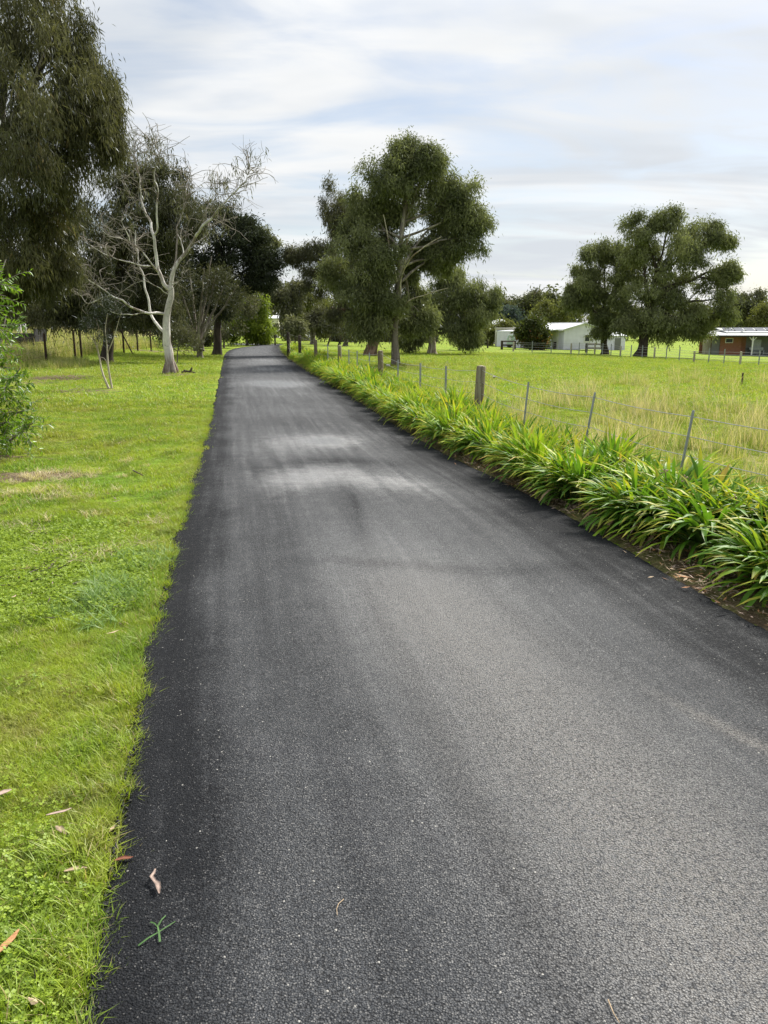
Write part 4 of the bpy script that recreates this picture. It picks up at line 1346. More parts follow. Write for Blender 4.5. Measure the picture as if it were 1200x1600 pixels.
def lawn_pts(rng, n, x0, x1, y0, y1, gap=0.03):
    x = rng.uniform(x0, x1, n); y = rng.uniform(y0, y1, n)
    ok = (x < xl(y) - gap) | (x > xr(y) + 1.25)
    x, y = x[ok], y[ok]
    # inside the view, with a margin for a step aside
    v = np.abs(x) < 0.5 * y + 2.2
    return x[v], y[v]


def grass():
    rng = np.random.default_rng(81)
    turf = [blade_patch('turf_tuft', rng, 46, 0.075, 0.050, 0.0032, 1.0, M['lawn']) for _ in range(6)]
    turf_mid = [blade_patch('turf_tuft', rng, 50, 0.16, 0.058, 0.0075, 1.0, M['lawn'], 2) for _ in range(5)]
    turf_far = [blade_patch('turf_tuft', rng, 46, 0.55, 0.085, 0.026, 0.9, M['lawn'], 1) for _ in range(4)]
    clov = [clover_patch('clover_sprig', rng, 60, 0.10, M['clover']) for _ in range(4)]
    lush = [blade_patch('lush_tuft', rng, 80, 0.075, 0.105, 0.0042, 0.9, M['lawn'], 3) for _ in range(3)]
    blue = [blade_patch('blue_tuft', rng, 90, 0.12, 0.13, 0.0055, 1.3, M['blueblade'], 3) for _ in range(3)]
    dry = [blade_patch('dry_tuft', rng, 70, 0.10, 0.10, 0.0045, 1.5, M['dryblade'], 3) for _ in range(3)]

    def weight(x, y, lim=0.96):
        return rng.uniform(size=len(x)) > np.clip(bare_shade_field(x, y) * 1.25, 0, lim)
    # near lawn
    x, y = lawn_pts(rng, 52000, -5.2, -0.3, 1.1, 7.2)
    k = (x < xl(y)) & (rng.uniform(size=len(x)) < np.clip(1.35 - y / 9, .3, 1)) & weight(x, y)
    x, y = x[k], y[k]
    hv = 0.85 + 0.30 * np.sin(x * 5.3 + 1.7 * np.sin(y * 3.1)) * np.sin(y * 4.7 + 1.3 * np.sin(x * 2.9))
    scatter('lawn_grass', np.stack([x, y, zt(x, y)], 1), rng.uniform(0.5, 1.2, len(x)) * hv, turf, 1)
    # clover mats in the near lawn
    x, y = lawn_pts(rng, 12000, -4.2, -0.3, 1.1, 6.5, 0.05)
    m = (np.sin(x * 2.3 + 1) + np.sin(y * 1.9 + x) + rng.normal(size=len(x)) * 0.7 > 0.1 + 0.9 * np.clip((y - 2.6) / 2.4, 0, 2)) & (x < xl(y))
    x, y = x[m], y[m]
    scatter('clover', np.stack([x, y, zt(x, y) + 0.008], 1), rng.uniform(0.7, 1.2, len(x)), clov, 2)
    # middle and far turf
    x, y = lawn_pts(rng, 60000, -16, 14, 6.2, 18)
    k = weight(x, y)
    x, y = x[k], y[k]
    hv = 0.9 + 0.40 * np.sin(x * 3.3 + 1.7 * np.sin(y * 2.1)) * np.sin(y * 2.7 + 1.3 * np.sin(x * 1.9))
    scatter('lawn_grass', np.stack([x, y, zt(x, y)], 1), rng.uniform(0.5, 1.25, len(x)) * hv, turf_mid, 3)
    x, y = lawn_pts(rng, 60000, -32, 36, 16, 62, 0.3)
    k = weight(x, y)
    x, y = x[k], y[k]
    scatter('lawn_grass', np.stack([x, y, zt(x, y)], 1), rng.uniform(0.45, 0.95, len(x)), turf_far, 4)
    # lush fringe against the asphalt
    y = rng.uniform(1.1, 16, 3000) ** 1.0
    y = y[np.sin(y * 5.1) + np.sin(y * 2.7 + 1) + rng.normal(size=len(y)) > -0.4]
    x = xl(y) - np.abs(rng.normal(size=len(y))) * 0.07 + 0.012
    scatter('edge_grass', np.stack([x, y, zt(x, y) - 0.005], 1), rng.uniform(0.25, 0.85, len(x)) ** 1.2, lush, 5, 0.25)
    # thicker tussocks in the lawn
    pts, sc = [], []
    for px, py, n, r in ((130, 1330, 16, .08), (150, 1300, 8, .05), (60, 1430, 12, .15), (205, 1060, 10, .06), (120, 1480, 12, .12), (225, 1000, 12, .08), (90, 1560, 14, .14), (240, 860, 8, .15), (30, 990, 10, .2), (200, 1090, 8, .06)):
        c = flat(px, py)
        for i in range(n):
            p = c + np.append(rng.normal(size=2) * r, 0)
            if p[0] < xl(p[1]) - 0.02:
                pts.append([p[0], p[1], float(zt(p[0], p[1]))]); sc.append(rng.uniform(.5, 1.0))
    scatter('lush_grass', np.array(pts), np.array(sc), lush, 6, 0.2)
    pts, sc = [], []
    for px, py, n, r in ((230, 905, 14, .2), (240, 880, 9, .14), (160, 940, 10, .22), (170, 935, 5, .12), (200, 925, 6, .2)):
        c = flat(px, py)
        for i in range(n):
            p = c + np.append(rng.normal(size=2) * r, 0)
            if p[0] < xl(p[1]) - 0.03:
                pts.append([p[0], p[1], float(zt(p[0], p[1]))]); sc.append(rng.uniform(.5, 1.0))
    scatter('blue_green_grass', np.array(pts), np.array(sc), blue, 7, 0.2)
    pts, sc = [], []
    for px, py, n, r in ((75, 768, 16, .16), (70, 778, 8, .12), (95, 742, 9, .18), (50, 820, 7, .25), (140, 865, 14, .14), (130, 820, 7, .3), (20, 755, 7, .2), (170, 720, 6, .5), (110, 845, 5, .3)):
        c = flat(px, py)
        for i in range(n):
            p = c + np.append(rng.normal(size=2) * [r * 1.6, r], 0)
            if p[0] > xl(p[1]) - .06:
                continue
            pts.append([p[0], p[1], float(zt(p[0], p[1]))]); sc.append(rng.uniform(.5, 1.1))
    scatter('dry_grass', np.array(pts), np.array(sc), dry, 8, 0.25)


grass()


def paddock_grass():
    rng = np.random.default_rng(91)
    tall = [blade_patch('tall_tussock', rng, 42, 0.16, 0.42, 0.0055, 0.55, M['tall'], 3) for _ in range(4)]
    pale = [blade_patch('seed_stalk', rng, 16, 0.18, 0.62, 0.0045, 0.45, M['dryblade'], 3) for _ in range(4)]
    x = rng.uniform(0.5, 26, 26000); y = rng.uniform(2.5, 34, 26000)
    s = x - xr(y)
    cm = sum(np.sin(x * a_ + y * b_ + c_) for a_, b_, c_ in ((1.9, .7, 1), (-1.1, 1.6, 2), (2.7, -1.3, .5), (.6, 2.4, 4), (3.3, 2.1, 3)))
    p = dry_field(x, y) * np.clip(0.25 + 0.55 * cm, 0.04, 1.3)
    k = (s > 1.45) & (np.abs(x) < 0.5 * y + 2.2) & (rng.uniform(size=len(x)) < np.clip(p * 0.75 + 0.02, 0, 1) * np.clip(1.4 - y / 30, .25, 1))
    x, y = x[k], y[k]
    sc = rng.uniform(0.35, 0.95, len(x))
    scatter('tussock_grass', np.stack([x, y, zt(x, y)], 1), sc, tall, 9, 0.1)
    k = rng.uniform(size=len(x)) < 0.5
    scatter('seeding_grass', np.stack([x[k], y[k], zt(x[k], y[k])], 1), rng.uniform(0.6, 1.2, k.sum()), pale, 10, 0.14)
    # rank pale grass beyond the left fence
    big = [blade_patch('rank_tussock', rng, 46, 0.4, 0.75, 0.02, 0.4, M['tall'], 2) for _ in range(3)]
    x = rng.uniform(-34, -8, 9000); y = rng.uniform(31, 62, 9000)
    sl = xl(y) - x
    fx = np.interp(y, [33, 36, 41, 48, 54, 70], [-15.6, -15.6, -16.4, -17.2, -17.5, -18])
    k = (x < fx) & (rng.uniform(size=len(x)) < 0.7)
    x, y = x[k], y[k]
    scatter('rank_grass', np.stack([x, y, zt(x, y)], 1), rng.uniform(0.6, 1.25, len(x)), big, 11, 0.1)
    k = rng.uniform(size=len(x)) < 0.5
    bigpale = [blade_patch('rank_stalk', rng, 20, 0.4, 0.95, 0.012, 0.35, M['dryblade'], 2) for _ in range(3)]
    scatter('rank_grass', np.stack([x[k], y[k], zt(x[k], y[k])], 1), rng.uniform(0.6, 1.2, k.sum()), bigpale, 13, 0.12)
    # verge weeds round the leftmost fence posts
    x = rng.normal(size=300) * 0.9 - 15.2; y = rng.normal(size=300) * 1.5 + 35
    scatter('rank_grass', np.stack([x, y, zt(x, y)], 1), rng.uniform(0.3, 0.6, 300), big, 12, 0.1)


paddock_grass()


# ------------------------------------------------------------------ strap leaved clumps along the drive
def m_strap(name, base, mid, tip, tipw):
    m, nt, out = mat_new(name)
    L = nt.links.new
    u = nd(nt, 'ShaderNodeAttribute', attribute_name='len').outputs['Fac']
    f = nd(nt, 'ShaderNodeAttribute', attribute_name='tint').outputs['Fac']
    oi = nd(nt, 'ShaderNodeObjectInfo')
    rnd = mth(nt, 'FRACT', mth(nt, 'ADD', f, oi.outputs['Random']))
    col = mix(nt, remap(nt, u, 0.05, 0.5), base, mid)
    col = mix(nt, remap(nt, rnd, 0.1, 0.95, 0, 0.75, False), col, tuple(min(1, c * 1.8) for c in mid))
    tf = mth(nt, 'MULTIPLY', remap(nt, mth(nt, 'ADD', u, mth(nt, 'MULTIPLY', rnd, 0.32)), 1.10 - tipw, 1.30 - tipw), 0.85)
    col = mix(nt, tf, col, tip)
    d = nd(nt, 'ShaderNodeBsdfDiffuse'); L(col, d.inputs[0])
    t = nd(nt, 'ShaderNodeBsdfTranslucent'); L(mix(nt, 1.0, col, (1.3, 1.25, 0.5), 'MULTIPLY'), t.inputs[0])
    ms = nd(nt, 'ShaderNodeMixShader'); ms.inputs[0].default_value = 0.38
    L(d.outputs[0], ms.inputs[1]); L(t.outputs[0], ms.inputs[2])
    g = nd(nt, 'ShaderNodeBsdfGlossy'); g.inputs['Roughness'].default_value = 0.42
    fr = nd(nt, 'ShaderNodeFresnel'); fr.inputs['IOR'].default_value = 1.45
    m2 = nd(nt, 'ShaderNodeMixShader'); L(mth(nt, 'MULTIPLY', fr.outputs[0], 0.26), m2.inputs[0])
    L(ms.outputs[0], m2.inputs[1]); L(g.outputs[0], m2.inputs[2])
    L(m2.outputs[0], out.inputs[0])
    return m


STRAP = [m_strap('strap_leaf', (0.060, 0.120, 0.018), (0.078, 0.175, 0.018), (0.34, 0.33, 0.05), 0.12),
         m_strap('strap_leaf_light', (0.10, 0.17, 0.02), (0.190, 0.300, 0.025), (0.46, 0.42, 0.07), 0.16),
         m_strap('strap_leaf_yellow', (0.18, 0.20, 0.03), (0.38, 0.38, 0.045), (0.48, 0.34, 0.10), 0.3),
         m_strap('strap_leaf_dead', (0.22, 0.14, 0.07), (0.34, 0.22, 0.12), (0.45, 0.35, 0.22), 0.3)]


def strap(rng, L, w, e0, bend, seg=7, twist=0.0):
    """one arching strap leaf along +X from the origin: verts, faces, length values"""
    P = [np.zeros(3)]
    for i in range(seg):
        t = (i + 0.5) / seg
        e = e0 - bend * t**1.35
        P.append(P[-1] + np.array([math.cos(e), 0, math.sin(e)]) * L / seg)
    P = np.array(P)
    yaw = twist * np.linspace(0, 1, seg + 1)**2
    V, U = [], []
    for i in range(seg + 1):
        t = i / seg
        ww = w * (0.62 + 0.38 * min(1, t * 3)) * (1 - 0.10 * t) * math.sqrt(max(0.0, 1 - max(0, (t - 0.72) / 0.28)**2.0)) + 0.0008
        e = e0 - bend * t**1.35
        nrm = np.array([-math.sin(e), 0, math.cos(e)])
        p = P[i] + np.array([0, yaw[i] * L, 0])
        V += [p + np.array([0, ww / 2, 0]) + nrm * ww * 0.16, p - nrm * ww * 0.05, p - np.array([0, ww / 2, 0]) + nrm * ww * 0.16]
        U += [t, t, t]
    F = []
    for i in range(seg):
        for j in range(2):
            F.append([3 * i + j, 3 * i + j + 1, 3 * i + 4 + j, 3 * i + 3 + j])
    return np.array(V), np.array(F), np.array(U)


def strap_mesh(name, items, mat):
    """items: (V, F, U, tint)"""
    a = Acc()
    us = []
    for V, F, U, t in items:
        a.add(V, F, t)
        us.append(U)
    me = a.mesh(name, mat, smooth=True)
    at_ = me.attributes.new('len', 'FLOAT', 'POINT')
    at_.data.foreach_set('value', np.concatenate(us).astype(np.float32))
    return me


def rotz(V, a):
    c, s = math.cos(a), math.sin(a)
    return np.stack([V[:, 0] * c - V[:, 1] * s, V[:, 0] * s + V[:, 1] * c, V[:, 2]], 1)


def leaf_params(rng, q):
    """q 0 centre .. 1 outside of the clump"""
    e0 = R(90 - 30 * q + rng.normal() * 8)
    bend = R(46 + 62 * q + rng.normal() * 20)
    L = rng.uniform(0.42, 0.64) * (1.0 - 0.06 * q)
    return L, e0, bend


def build_hedge():
    rng = np.random.default_rng(101)
    # shared single leaves for the nearest clumps
    near_leaf = {}
    for mi in range(4):
        near_leaf[mi] = []
        for i in range(9):
            q = i / 8
            L, e0, bend = leaf_params(rng, q)
            if mi == 3:
                bend += R(45); L *= 0.8
            V, F, U = strap(rng, L, rng.uniform(0.024, 0.037), e0, bend, 7, rng.normal() * 0.12)
            near_leaf[mi].append(strap_mesh('leaf', [(V, F, U, 0.0)], STRAP[mi]))
    # shared foliage masses: three pieces of different colour make a clump
    mass = []
    for v in range(7):
        per = []
        for mi, cnt in ((0, 120), (1, 96), (2, 8)):
            items = []
            for i in range(cnt):
                q = math.sqrt(rng.uniform()) if mi != 1 else rng.uniform() ** 0.9
                L, e0, bend = leaf_params(rng, q)
                V, F, U = strap(rng, L, rng.uniform(0.021, 0.032), e0, bend, 5, rng.normal() * 0.12)
                az = rng.uniform(0, 2 * math.pi)
                r = 0.10 * math.sqrt(rng.uniform())
                V = rotz(V, az) + np.array([r * math.cos(az + rng.normal() * .6), r * math.sin(az + rng.normal() * .6), 0])
                items.append((V, F, U, rng.uniform()))
            per.append(strap_mesh('foliage', items, STRAP[mi]))
        mass.append(per)
    pos = []
    y = 4.2
    while y < 60:
        step = 0.42 if y < 20 else 0.62 if y < 34 else 0.95
        for row, s0 in ((0, 0.38), (1, 0.86)):
            yy = y + (0.22 if row else 0) + rng.normal() * 0.06
            if y < 6.2:
                s = (0.62 if row == 0 else 1.02) - 0.06 * (y > 5.4) + 0.06 * rng.normal()
            else:
                s = s0 + 0.07 * rng.normal()
            pos.append((yy, s, row))
        y += step
    pos.sort(key=lambda p: p[0])
    ordinal = ('', 'second ', 'third ', 'fourth ', 'fifth ')
    seen_row = [0, 0]
    n_near = 16
    MARKS = [(4.0, 'nearest agapanthus clumps'), (6.7, 'nearest steel dropper'), (8.6, 'second steel dropper'), (10.3, 'third steel dropper'), (12.4, 'nearest timber post'), (14.4, 'first dropper after nearest timber post'),
             (16.2, 'second dropper after nearest timber post'), (18.2, 'third dropper after nearest timber post'), (21, 'second timber post'), (23, 'first dropper after second timber post'),
             (24.6, 'second dropper after second timber post'), (27.5, 'third timber post'), (33, 'fourth timber post'), (38.5, 'fifth timber post')]
    for i, (yy, s, row) in enumerate(pos):
        x = float(xr(yy)) + s
        z = float(zt(x, yy)) + 0.02
        sc = (1.10 if row else 1.0) * rng.uniform(0.85, 1.18) * (1.0 if yy > 4.0 else 0.88)
        if yy < 4.6:
            lab = 'agapanthus clump mostly cut off by the right picture edge, ' + ('asphalt side' if row == 0 else 'fence side')
        elif yy < 6.35:
            q_ = seen_row[row]
            seen_row[row] += 1
            side = 'asphalt side' if row == 0 else 'fence side'
            if q_ == 0:
                lab = 'agapanthus clump over bare leaf littered soil at the right picture edge, asphalt side' if row == 0 else 'agapanthus clump with dry flower stalks at the right picture edge, fence side'
            else:
                lab = '%s%s agapanthus clump in from the right picture edge' % (ordinal[q_], side)
        elif yy < 37:
            m_ = max(k for k in range(len(MARKS) - 1) if MARKS[k][0] <= yy + 0.3)
            f_ = (yy - MARKS[m_][0]) / (MARKS[m_ + 1][0] - MARKS[m_][0])
            rel = ('level with', 'barely past', 'just past', 'past', 'well past', 'farthest past')[int(np.clip(f_ * 6, 0, 5))]
            if f_ < 0:
                rel = 'just before'
            if MARKS[m_ + 1][0] - MARKS[m_][0] > 3 and f_ >= 0:
                rel = ('level with', 'just past', 'a little past', 'past', 'midway past', 'well past', 'far past', 'farthest past')[int(np.clip(f_ * 8, 0, 7))]
            lab = 'agapanthus clump in the %s row, %s the %s' % ('asphalt side' if row == 0 else 'fence side', rel, MARKS[m_][1])
        else:
            lab = 'small looking far agapanthus clump near the bend of the driveway'
        root = thing('agapanthus_clump', lab, 'plant', (x, yy, z), 'agapanthus clumps along the driveway')
        root.rotation_euler = (0, 0, 0)
        if i < n_near:
            nl = 165
            for k in range(nl):
                q = math.sqrt(rng.uniform())
                mi = rng.choice([0, 1, 2, 3], p=[0.66, 0.29, 0.03, 0.02]) if row == 0 else rng.choice([0, 1, 2, 3], p=[0.50, 0.42, 0.05, 0.03])
                me = near_leaf[mi][min(8, int(q * 9))]
                o = bpy.data.objects.new('leaf', me)
                COL.objects.link(o)
                o.parent = root
                az = rng.uniform(0, 2 * math.pi)
                r = 0.11 * math.sqrt(rng.uniform())
                o.location = (r * math.cos(az + rng.normal() * .5), r * math.sin(az + rng.normal() * .5), 0)
                o.rotation_euler = (rng.normal() * 0.12, rng.normal() * 0.12, az)
                k1 = sc * rng.uniform(0.8, 1.15)
                o.scale = (k1, k1 * rng.uniform(0.85, 1.1), k1)
            items = []
            for k in range(120):
                q = math.sqrt(rng.uniform())
                L, e0, bend = leaf_params(rng, q)
                V, F, U = strap(rng, L, rng.uniform(0.022, 0.034), e0, bend, 6, rng.normal() * 0.12)
                az = rng.uniform(0, 6.283)
                r = 0.11 * math.sqrt(rng.uniform())
                items.append((rotz(V, az) * sc + np.array([r * math.cos(az), r * math.sin(az), 0]), F, U, rng.uniform()))
            o = bpy.data.objects.new('foliage', strap_mesh('foliage', items, STRAP[0]))
            COL.objects.link(o)
            o.parent = root
            o['kind'] = 'stuff'
            if (row == 1 and yy < 7.6) or i in (2, 4):
                for k in range(3 if row else 1):
                    a = Acc()
                    az = rng.uniform(0, 6.28); e = rng.uniform(0.5, 1.2); L = rng.uniform(0.45, 0.62)
                    tip = np.array([math.cos(az) * math.cos(e), math.sin(az) * math.cos(e), math.sin(e)]) * L
                    a.tube(np.array([np.zeros(3), tip * 0.5 + [0, 0, .03], tip]), [0.006, 0.005, 0.004], 5)
                    for j in range(5):
                        dd = norm(rng.normal(size=3)) * 0.04
                        a.tube(np.array([tip, tip + dd * 0.7, tip + dd]), [0.0015, 0.007, 0.002], 5)
                    o = bpy.data.objects.new('dry_stalk', a.mesh('dry_stalk', M['dead_stalk'], (0, 0, 0)))
                    COL.objects.link(o); o.parent = root
        else:
            v = rng.integers(0, 7)
            root.rotation_euler = (0, 0, 0)
            az = rng.uniform(0, 6.28)
            for me in mass[v]:
                o = bpy.data.objects.new('foliage', me)
                COL.objects.link(o)
                o.parent = root
                o.rotation_euler = (0, 0, az)
                o.scale = (sc, sc, sc * rng.uniform(0.9, 1.1))


M['dead_stalk'] = m_plain('dead_stalk', (0.36, 0.27, 0.18), 0.8, 0.2, 0, 0.4, 30)
build_hedge()


# ------------------------------------------------------------------ fences
def post_mesh(acc, base, top, r, sides=10, rng=None):
    base, top = np.array(base, float), np.array(top, float)
    d = top - base
    P = np.array([base + d * t for t in (0, 0.25, 0.5, 0.75, 0.97, 1.0)])
    acc.tube(P, [r * 1.03, r, r * 1.01, r * 0.98, r * 0.97, r * 0.86], sides, 0.02, rng)


def dropper_mesh(acc, base, top, w):
    """a thin star section steel dropper: three flanges on one spine"""
    base, top = np.array(base, float), np.array(top, float)
    for k in range(3):
        a = 0.5 + k * 2.094
        d = np.array([math.cos(a), math.sin(a), 0]) * w
        n = np.array([-math.sin(a), math.cos(a), 0]) * 0.003
        V = np.array([base - n, base + n, base + d + n, base + d - n, top - n, top + n, top + d + n, top + d - n])
        acc.add(V, [[0, 1, 5, 4], [1, 2, 6, 5], [2, 3, 7, 6], [3, 0, 4, 7], [4, 5, 6, 7]])


def right_fence():
    rng = np.random.default_rng(111)
    root = thing('wire_fence', 'post and wire paddock fence running along the right of the driveway', 'fence', (float(xr(10)) + 1.35, 10, 0))
    line = []
    timber = [(752, 572, 12.4, .076), (594.5, 548, 21, .075), (530.5, 540, 27.5, .07), (493, 531, 33, .07), (468, 524, 38.5, .08), (450, 519, 43.5, .085)]
    for px, py, Y, r in timber:
        t = at(px, py, Y)
        b = np.array([t[0], t[1], float(zt(t[0], t[1])) - 0.1])
        lean = {12.4: (-0.05, 0)}.get(Y, (0, 0))
        b[0] += lean[0]
        a = Acc(); post_mesh(a, b, t, r, 10, rng)
        part(a, 'post', M['timber'] if Y < 36 else M['bark_dark'], root, smooth=True)
        line.append((t[1], t))
    for px, py, Y, lx in ((1084, 641, 6.7, -.12), (930, 613, 8.6, -.13), (826, 597, 10.3, -.07), (697, 572, 14.4, 0), (657, 567, 16.2, 0), (622, 562, 18.2, 0), (577, 551, 23, 0), (558, 548, 24.6, 0), (545, 546, 26, 0), (512, 538, 30, 0)):
        t = at(px, py, Y)
        b = np.array([t[0] + lx, t[1], float(zt(t[0], t[1])) - 0.05])
        a = Acc(); dropper_mesh(a, b, t, 0.013 if Y < 12 else 0.02)
        part(a, 'dropper', M['steel'], root)
        line.append((t[1], t))
    # a run of the fence before the first dropper, off the right edge
    for Y in (4.9, 3.0, 1.0):
        x = float(xr(Y)) + 1.3
        t = np.array([x, Y, 0.93]); b = np.array([x, Y, -0.1])
        a = Acc(); dropper_mesh(a, b, t, 0.026); part(a, 'dropper', M['steel'], root)
        line.append((Y, t))
    line.sort(key=lambda q: q[0])
    T = np.array([q[1] for q in line])
    for h in (0.06, 0.24, 0.42, 0.62, 0.80):
        a = Acc()
        pts = []
        for i in range(len(T) - 1):
            for u in np.linspace(0, 1, 5)[:-1]:
                p = T[i] * (1 - u) + T[i + 1] * u
                g = float(zt(p[0], p[1]))
                top = p[2]
                pts.append([p[0], p[1], top - h * (top - g) - 0.018 * 4 * u * (1 - u)])
        pts.append(list(T[-1] - [0, 0, h * 0.95]))
        a.tube(np.array(pts), 0.0034 if h > 0.1 else 0.0038, 4, cap=False)
        part(a, 'wire', M['wire'], root)
    # knotted uprights of the netting
    a = Acc()
    for i in range(len(T) - 1):
        n = max(2, int(np.linalg.norm(T[i + 1] - T[i]) / 0.3))
        if T[i][1] > 22:
            continue
        for u in np.linspace(0, 1, n)[1:-1]:
            p = T[i] * (1 - u) + T[i + 1] * u
            g = float(zt(p[0], p[1]))
            a.tube(np.array([[p[0], p[1], p[2] - 0.42 * (p[2] - g)], [p[0] + rng.normal() * .005, p[1], g + 0.02]]), 0.0014, 3, cap=False)
    part(a, 'netting', M['wire'], root, kind='stuff')
    return root


right_fence()


def left_fence():
    rng = np.random.default_rng(112)
    b0 = at(68, 568, 34.5)
    root = thing('wire_fence', 'rusty steel picket fence at the left edge of the lawn', 'fence', (b0[0], b0[1], float(zt(b0[0], b0[1]))))
    T = []
    for px, py, Y in ((68.5, 521, 34.5), (114, 516, 40.5), (124, 515.5, 41.3), (162, 514, 46), (191, 514, 48.5), (213, 514, 52), (234, 513, 55)):
        t = at(px, py, Y)
        g = float(zt(t[0], t[1]))
        t[2] = max(t[2], g + 1.15)
        a = Acc(); a.box(t[0] - .045, t[0] + .045, t[1] - .03, t[1] + .03, g - 0.2, t[2])
        a.box(t[0] - .015, t[0] + .015, t[1] - .06, t[1] - .03, g - 0.2, t[2] - 0.01)
        part(a, 'picket', M['rust'], root)
        T.append(t)
    # a brace leaning on the fifth picket
    a = Acc()
    t = T[4] + [-0.15, 0, 0.0]
    e = T[4] + [0.60, -0.2, 0]
    e[2] = float(zt(e[0], e[1]))
    a.tube(np.array([t, (t + e) / 2, e]), 0.04, 6)
    part(a, 'brace', M['rust'], root)
    T0 = T[0] + (T[0] - T[1]) * 1.2
    T = np.array([T0] + T)
    for h in (0.1, 0.4, 0.7, 0.95):
        a = Acc()
        a.tube(T - [0, 0, h], 0.005, 4, cap=False)
        part(a, 'wire', M['rust'], root)


left_fence()


def far_fences():
    rng = np.random.default_rng(113)
    P = [(892, 536, 566), (929, 536, 560), (0, 0, 0)]
    root = None
    # light timber posts crossing the far paddock
    specs = [(802, 535, 549), (892, 537, 553), (929, 536, 553), (969, 541, 557), (1022, 543, 561), (1084, 549, 566), (1156, 550, 571), (1250, 553, 577)]
    pts = []
    for i, (px, pt, pb) in enumerate(specs):
        b = gnd(px, pb)
        k = (b[1] * CP + (H - b[2]) * SP) / FPX
        if root is None:
            root = thing('wire_fence', 'pale post and wire fence crossing the far paddock before the big trees', 'fence', b)
        h = (pb - pt) * k
        a = Acc(); post_mesh(a, b - [0, 0, .1], b + [0, 0, h], 0.075, 8, rng); part(a, 'post', M['timber_pale'], root, smooth=True)
        pts.append((b, h))
    for i in range(len(pts) - 1):
        for u in (0.33, 0.66):
            b = pts[i][0] * (1 - u) + pts[i + 1][0] * u
            b[2] = float(zt(b[0], b[1]))
            a = Acc(); dropper_mesh(a, b, b + [0, 0, 1.0], 0.045); part(a, 'dropper', M['steel'], root)
    B = np.array([p[0] for p in pts]); Hh = np.array([p[1] for p in pts])
    for f in (0.25, 0.5, 0.75, 0.95):
        a = Acc(); a.tube(B + np.stack([0 * Hh, 0 * Hh, Hh * f], 1), 0.007, 4, cap=False); part(a, 'wire', M['wire'], root)
    # dark rail fence pieces by the sheds
    for lab, x0, x1, pt, pb in (('short dark post and rail fence beside the broad shrub trunk', 916, 941, 537, 551), ('dark yard gate of rails before the pale blue shed', 784, 804, 533, 546), ('dark rail fence right of the round shrub', 866, 877, 535, 546)):
        b, c = gnd(x0, pb), gnd(x1, pb)
        k = b[1] / FPX
        h = (pb - pt) * k
        root2 = thing('rail_fence', lab, 'fence', b)
        for q in (b, c):
            a = Acc(); a.box(q[0] - .11, q[0] + .11, q[1] - .1, q[1] + .1, q[2] - .1, q[2] + h); part(a, 'post', M['bark_dark'], root2)
        for f in (0.5, 0.93):
            a = Acc(); a.tube(np.array([b + [0, -.13, h * f], c + [0, -.13, h * f]]), 0.085, 6); part(a, 'rail', M['bark_dark'], root2)
    for lab, px, pt, pb in (('lone dark fence post left of the pale blue shed', 762, 531, 544), ('thin dark stake standing in the paddock grass at the right', 1159, 583, 601), ('dark slanting post beside the driveway bend right of the white bush', 511, 527, 541), ('short dark post beyond the bend, right of the slanting post', 528, 526, 541), ('thin post at the far left side of the driveway bend', 430, 524, 540)):
        b = gnd(px, pb)
        k = b[1] / FPX
        o = Acc()
        sl = 0.35 if 'slanting' in lab else 0.0
        post_mesh(o, b - [0, 0, .1], b + [sl, 0, (pb - pt) * k], max(0.03, 0.0011 * b[1]), 8, rng)
        ob = o.obj('fence_post', M['bark_dark'], org=b, smooth=True)
        tag(ob, lab, 'post')


M['timber_pale'] = m_bark('pale_timber', (0.42, 0.39, 0.30), (0.30, 0.27, 0.20), None, 6, None, 0.1)
far_fences()


# ------------------------------------------------------------------ buildings
def m_sheet(name, col, rough=0.5):
    """ribbed steel sheet"""
    m, nt, out = mat_new(name)
    tc = nd(nt, 'ShaderNodeTexCoord')
    n = noise(nt, tc.outputs['Object'], 1.2, 4, 0.6)
    c = mix(nt, remap(nt, n, 0.35, 0.7), col, tuple(x * 0.86 for x in col))
    w = nd(nt, 'ShaderNodeTexWave', wave_type='BANDS', bands_direction='X'); w.inputs['Scale'].default_value = 1.6
    nt.links.new(tc.outputs['Object'], w.inputs['Vector'])
    principled(nt, out, c, rough, 0.4, bump(nt, w.outputs['Fac'], 0.35, 0.03))
    return m


def m_brick():
    m, nt, out = mat_new('brick_wall')
    tc = nd(nt, 'ShaderNodeTexCoord')
    mp = nd(nt, 'ShaderNodeMapping'); mp.inputs['Rotation'].default_value = (R(90), 0, 0)
    nt.links.new(tc.outputs['Object'], mp.inputs[0])
    b = nd(nt, 'ShaderNodeTexBrick')
    b.inputs['Color1'].default_value = rgb((0.29, 0.115, 0.062)); b.inputs['Color2'].default_value = rgb((0.26, 0.09, 0.045)); b.inputs['Mortar'].default_value = rgb((0.30, 0.24, 0.19))
    b.inputs['Scale'].default_value = 4.3
    nt.links.new(mp.outputs[0], b.inputs['Vector'])
    principled(nt, out, b.outputs[0], 0.85, 0.2)
    return m


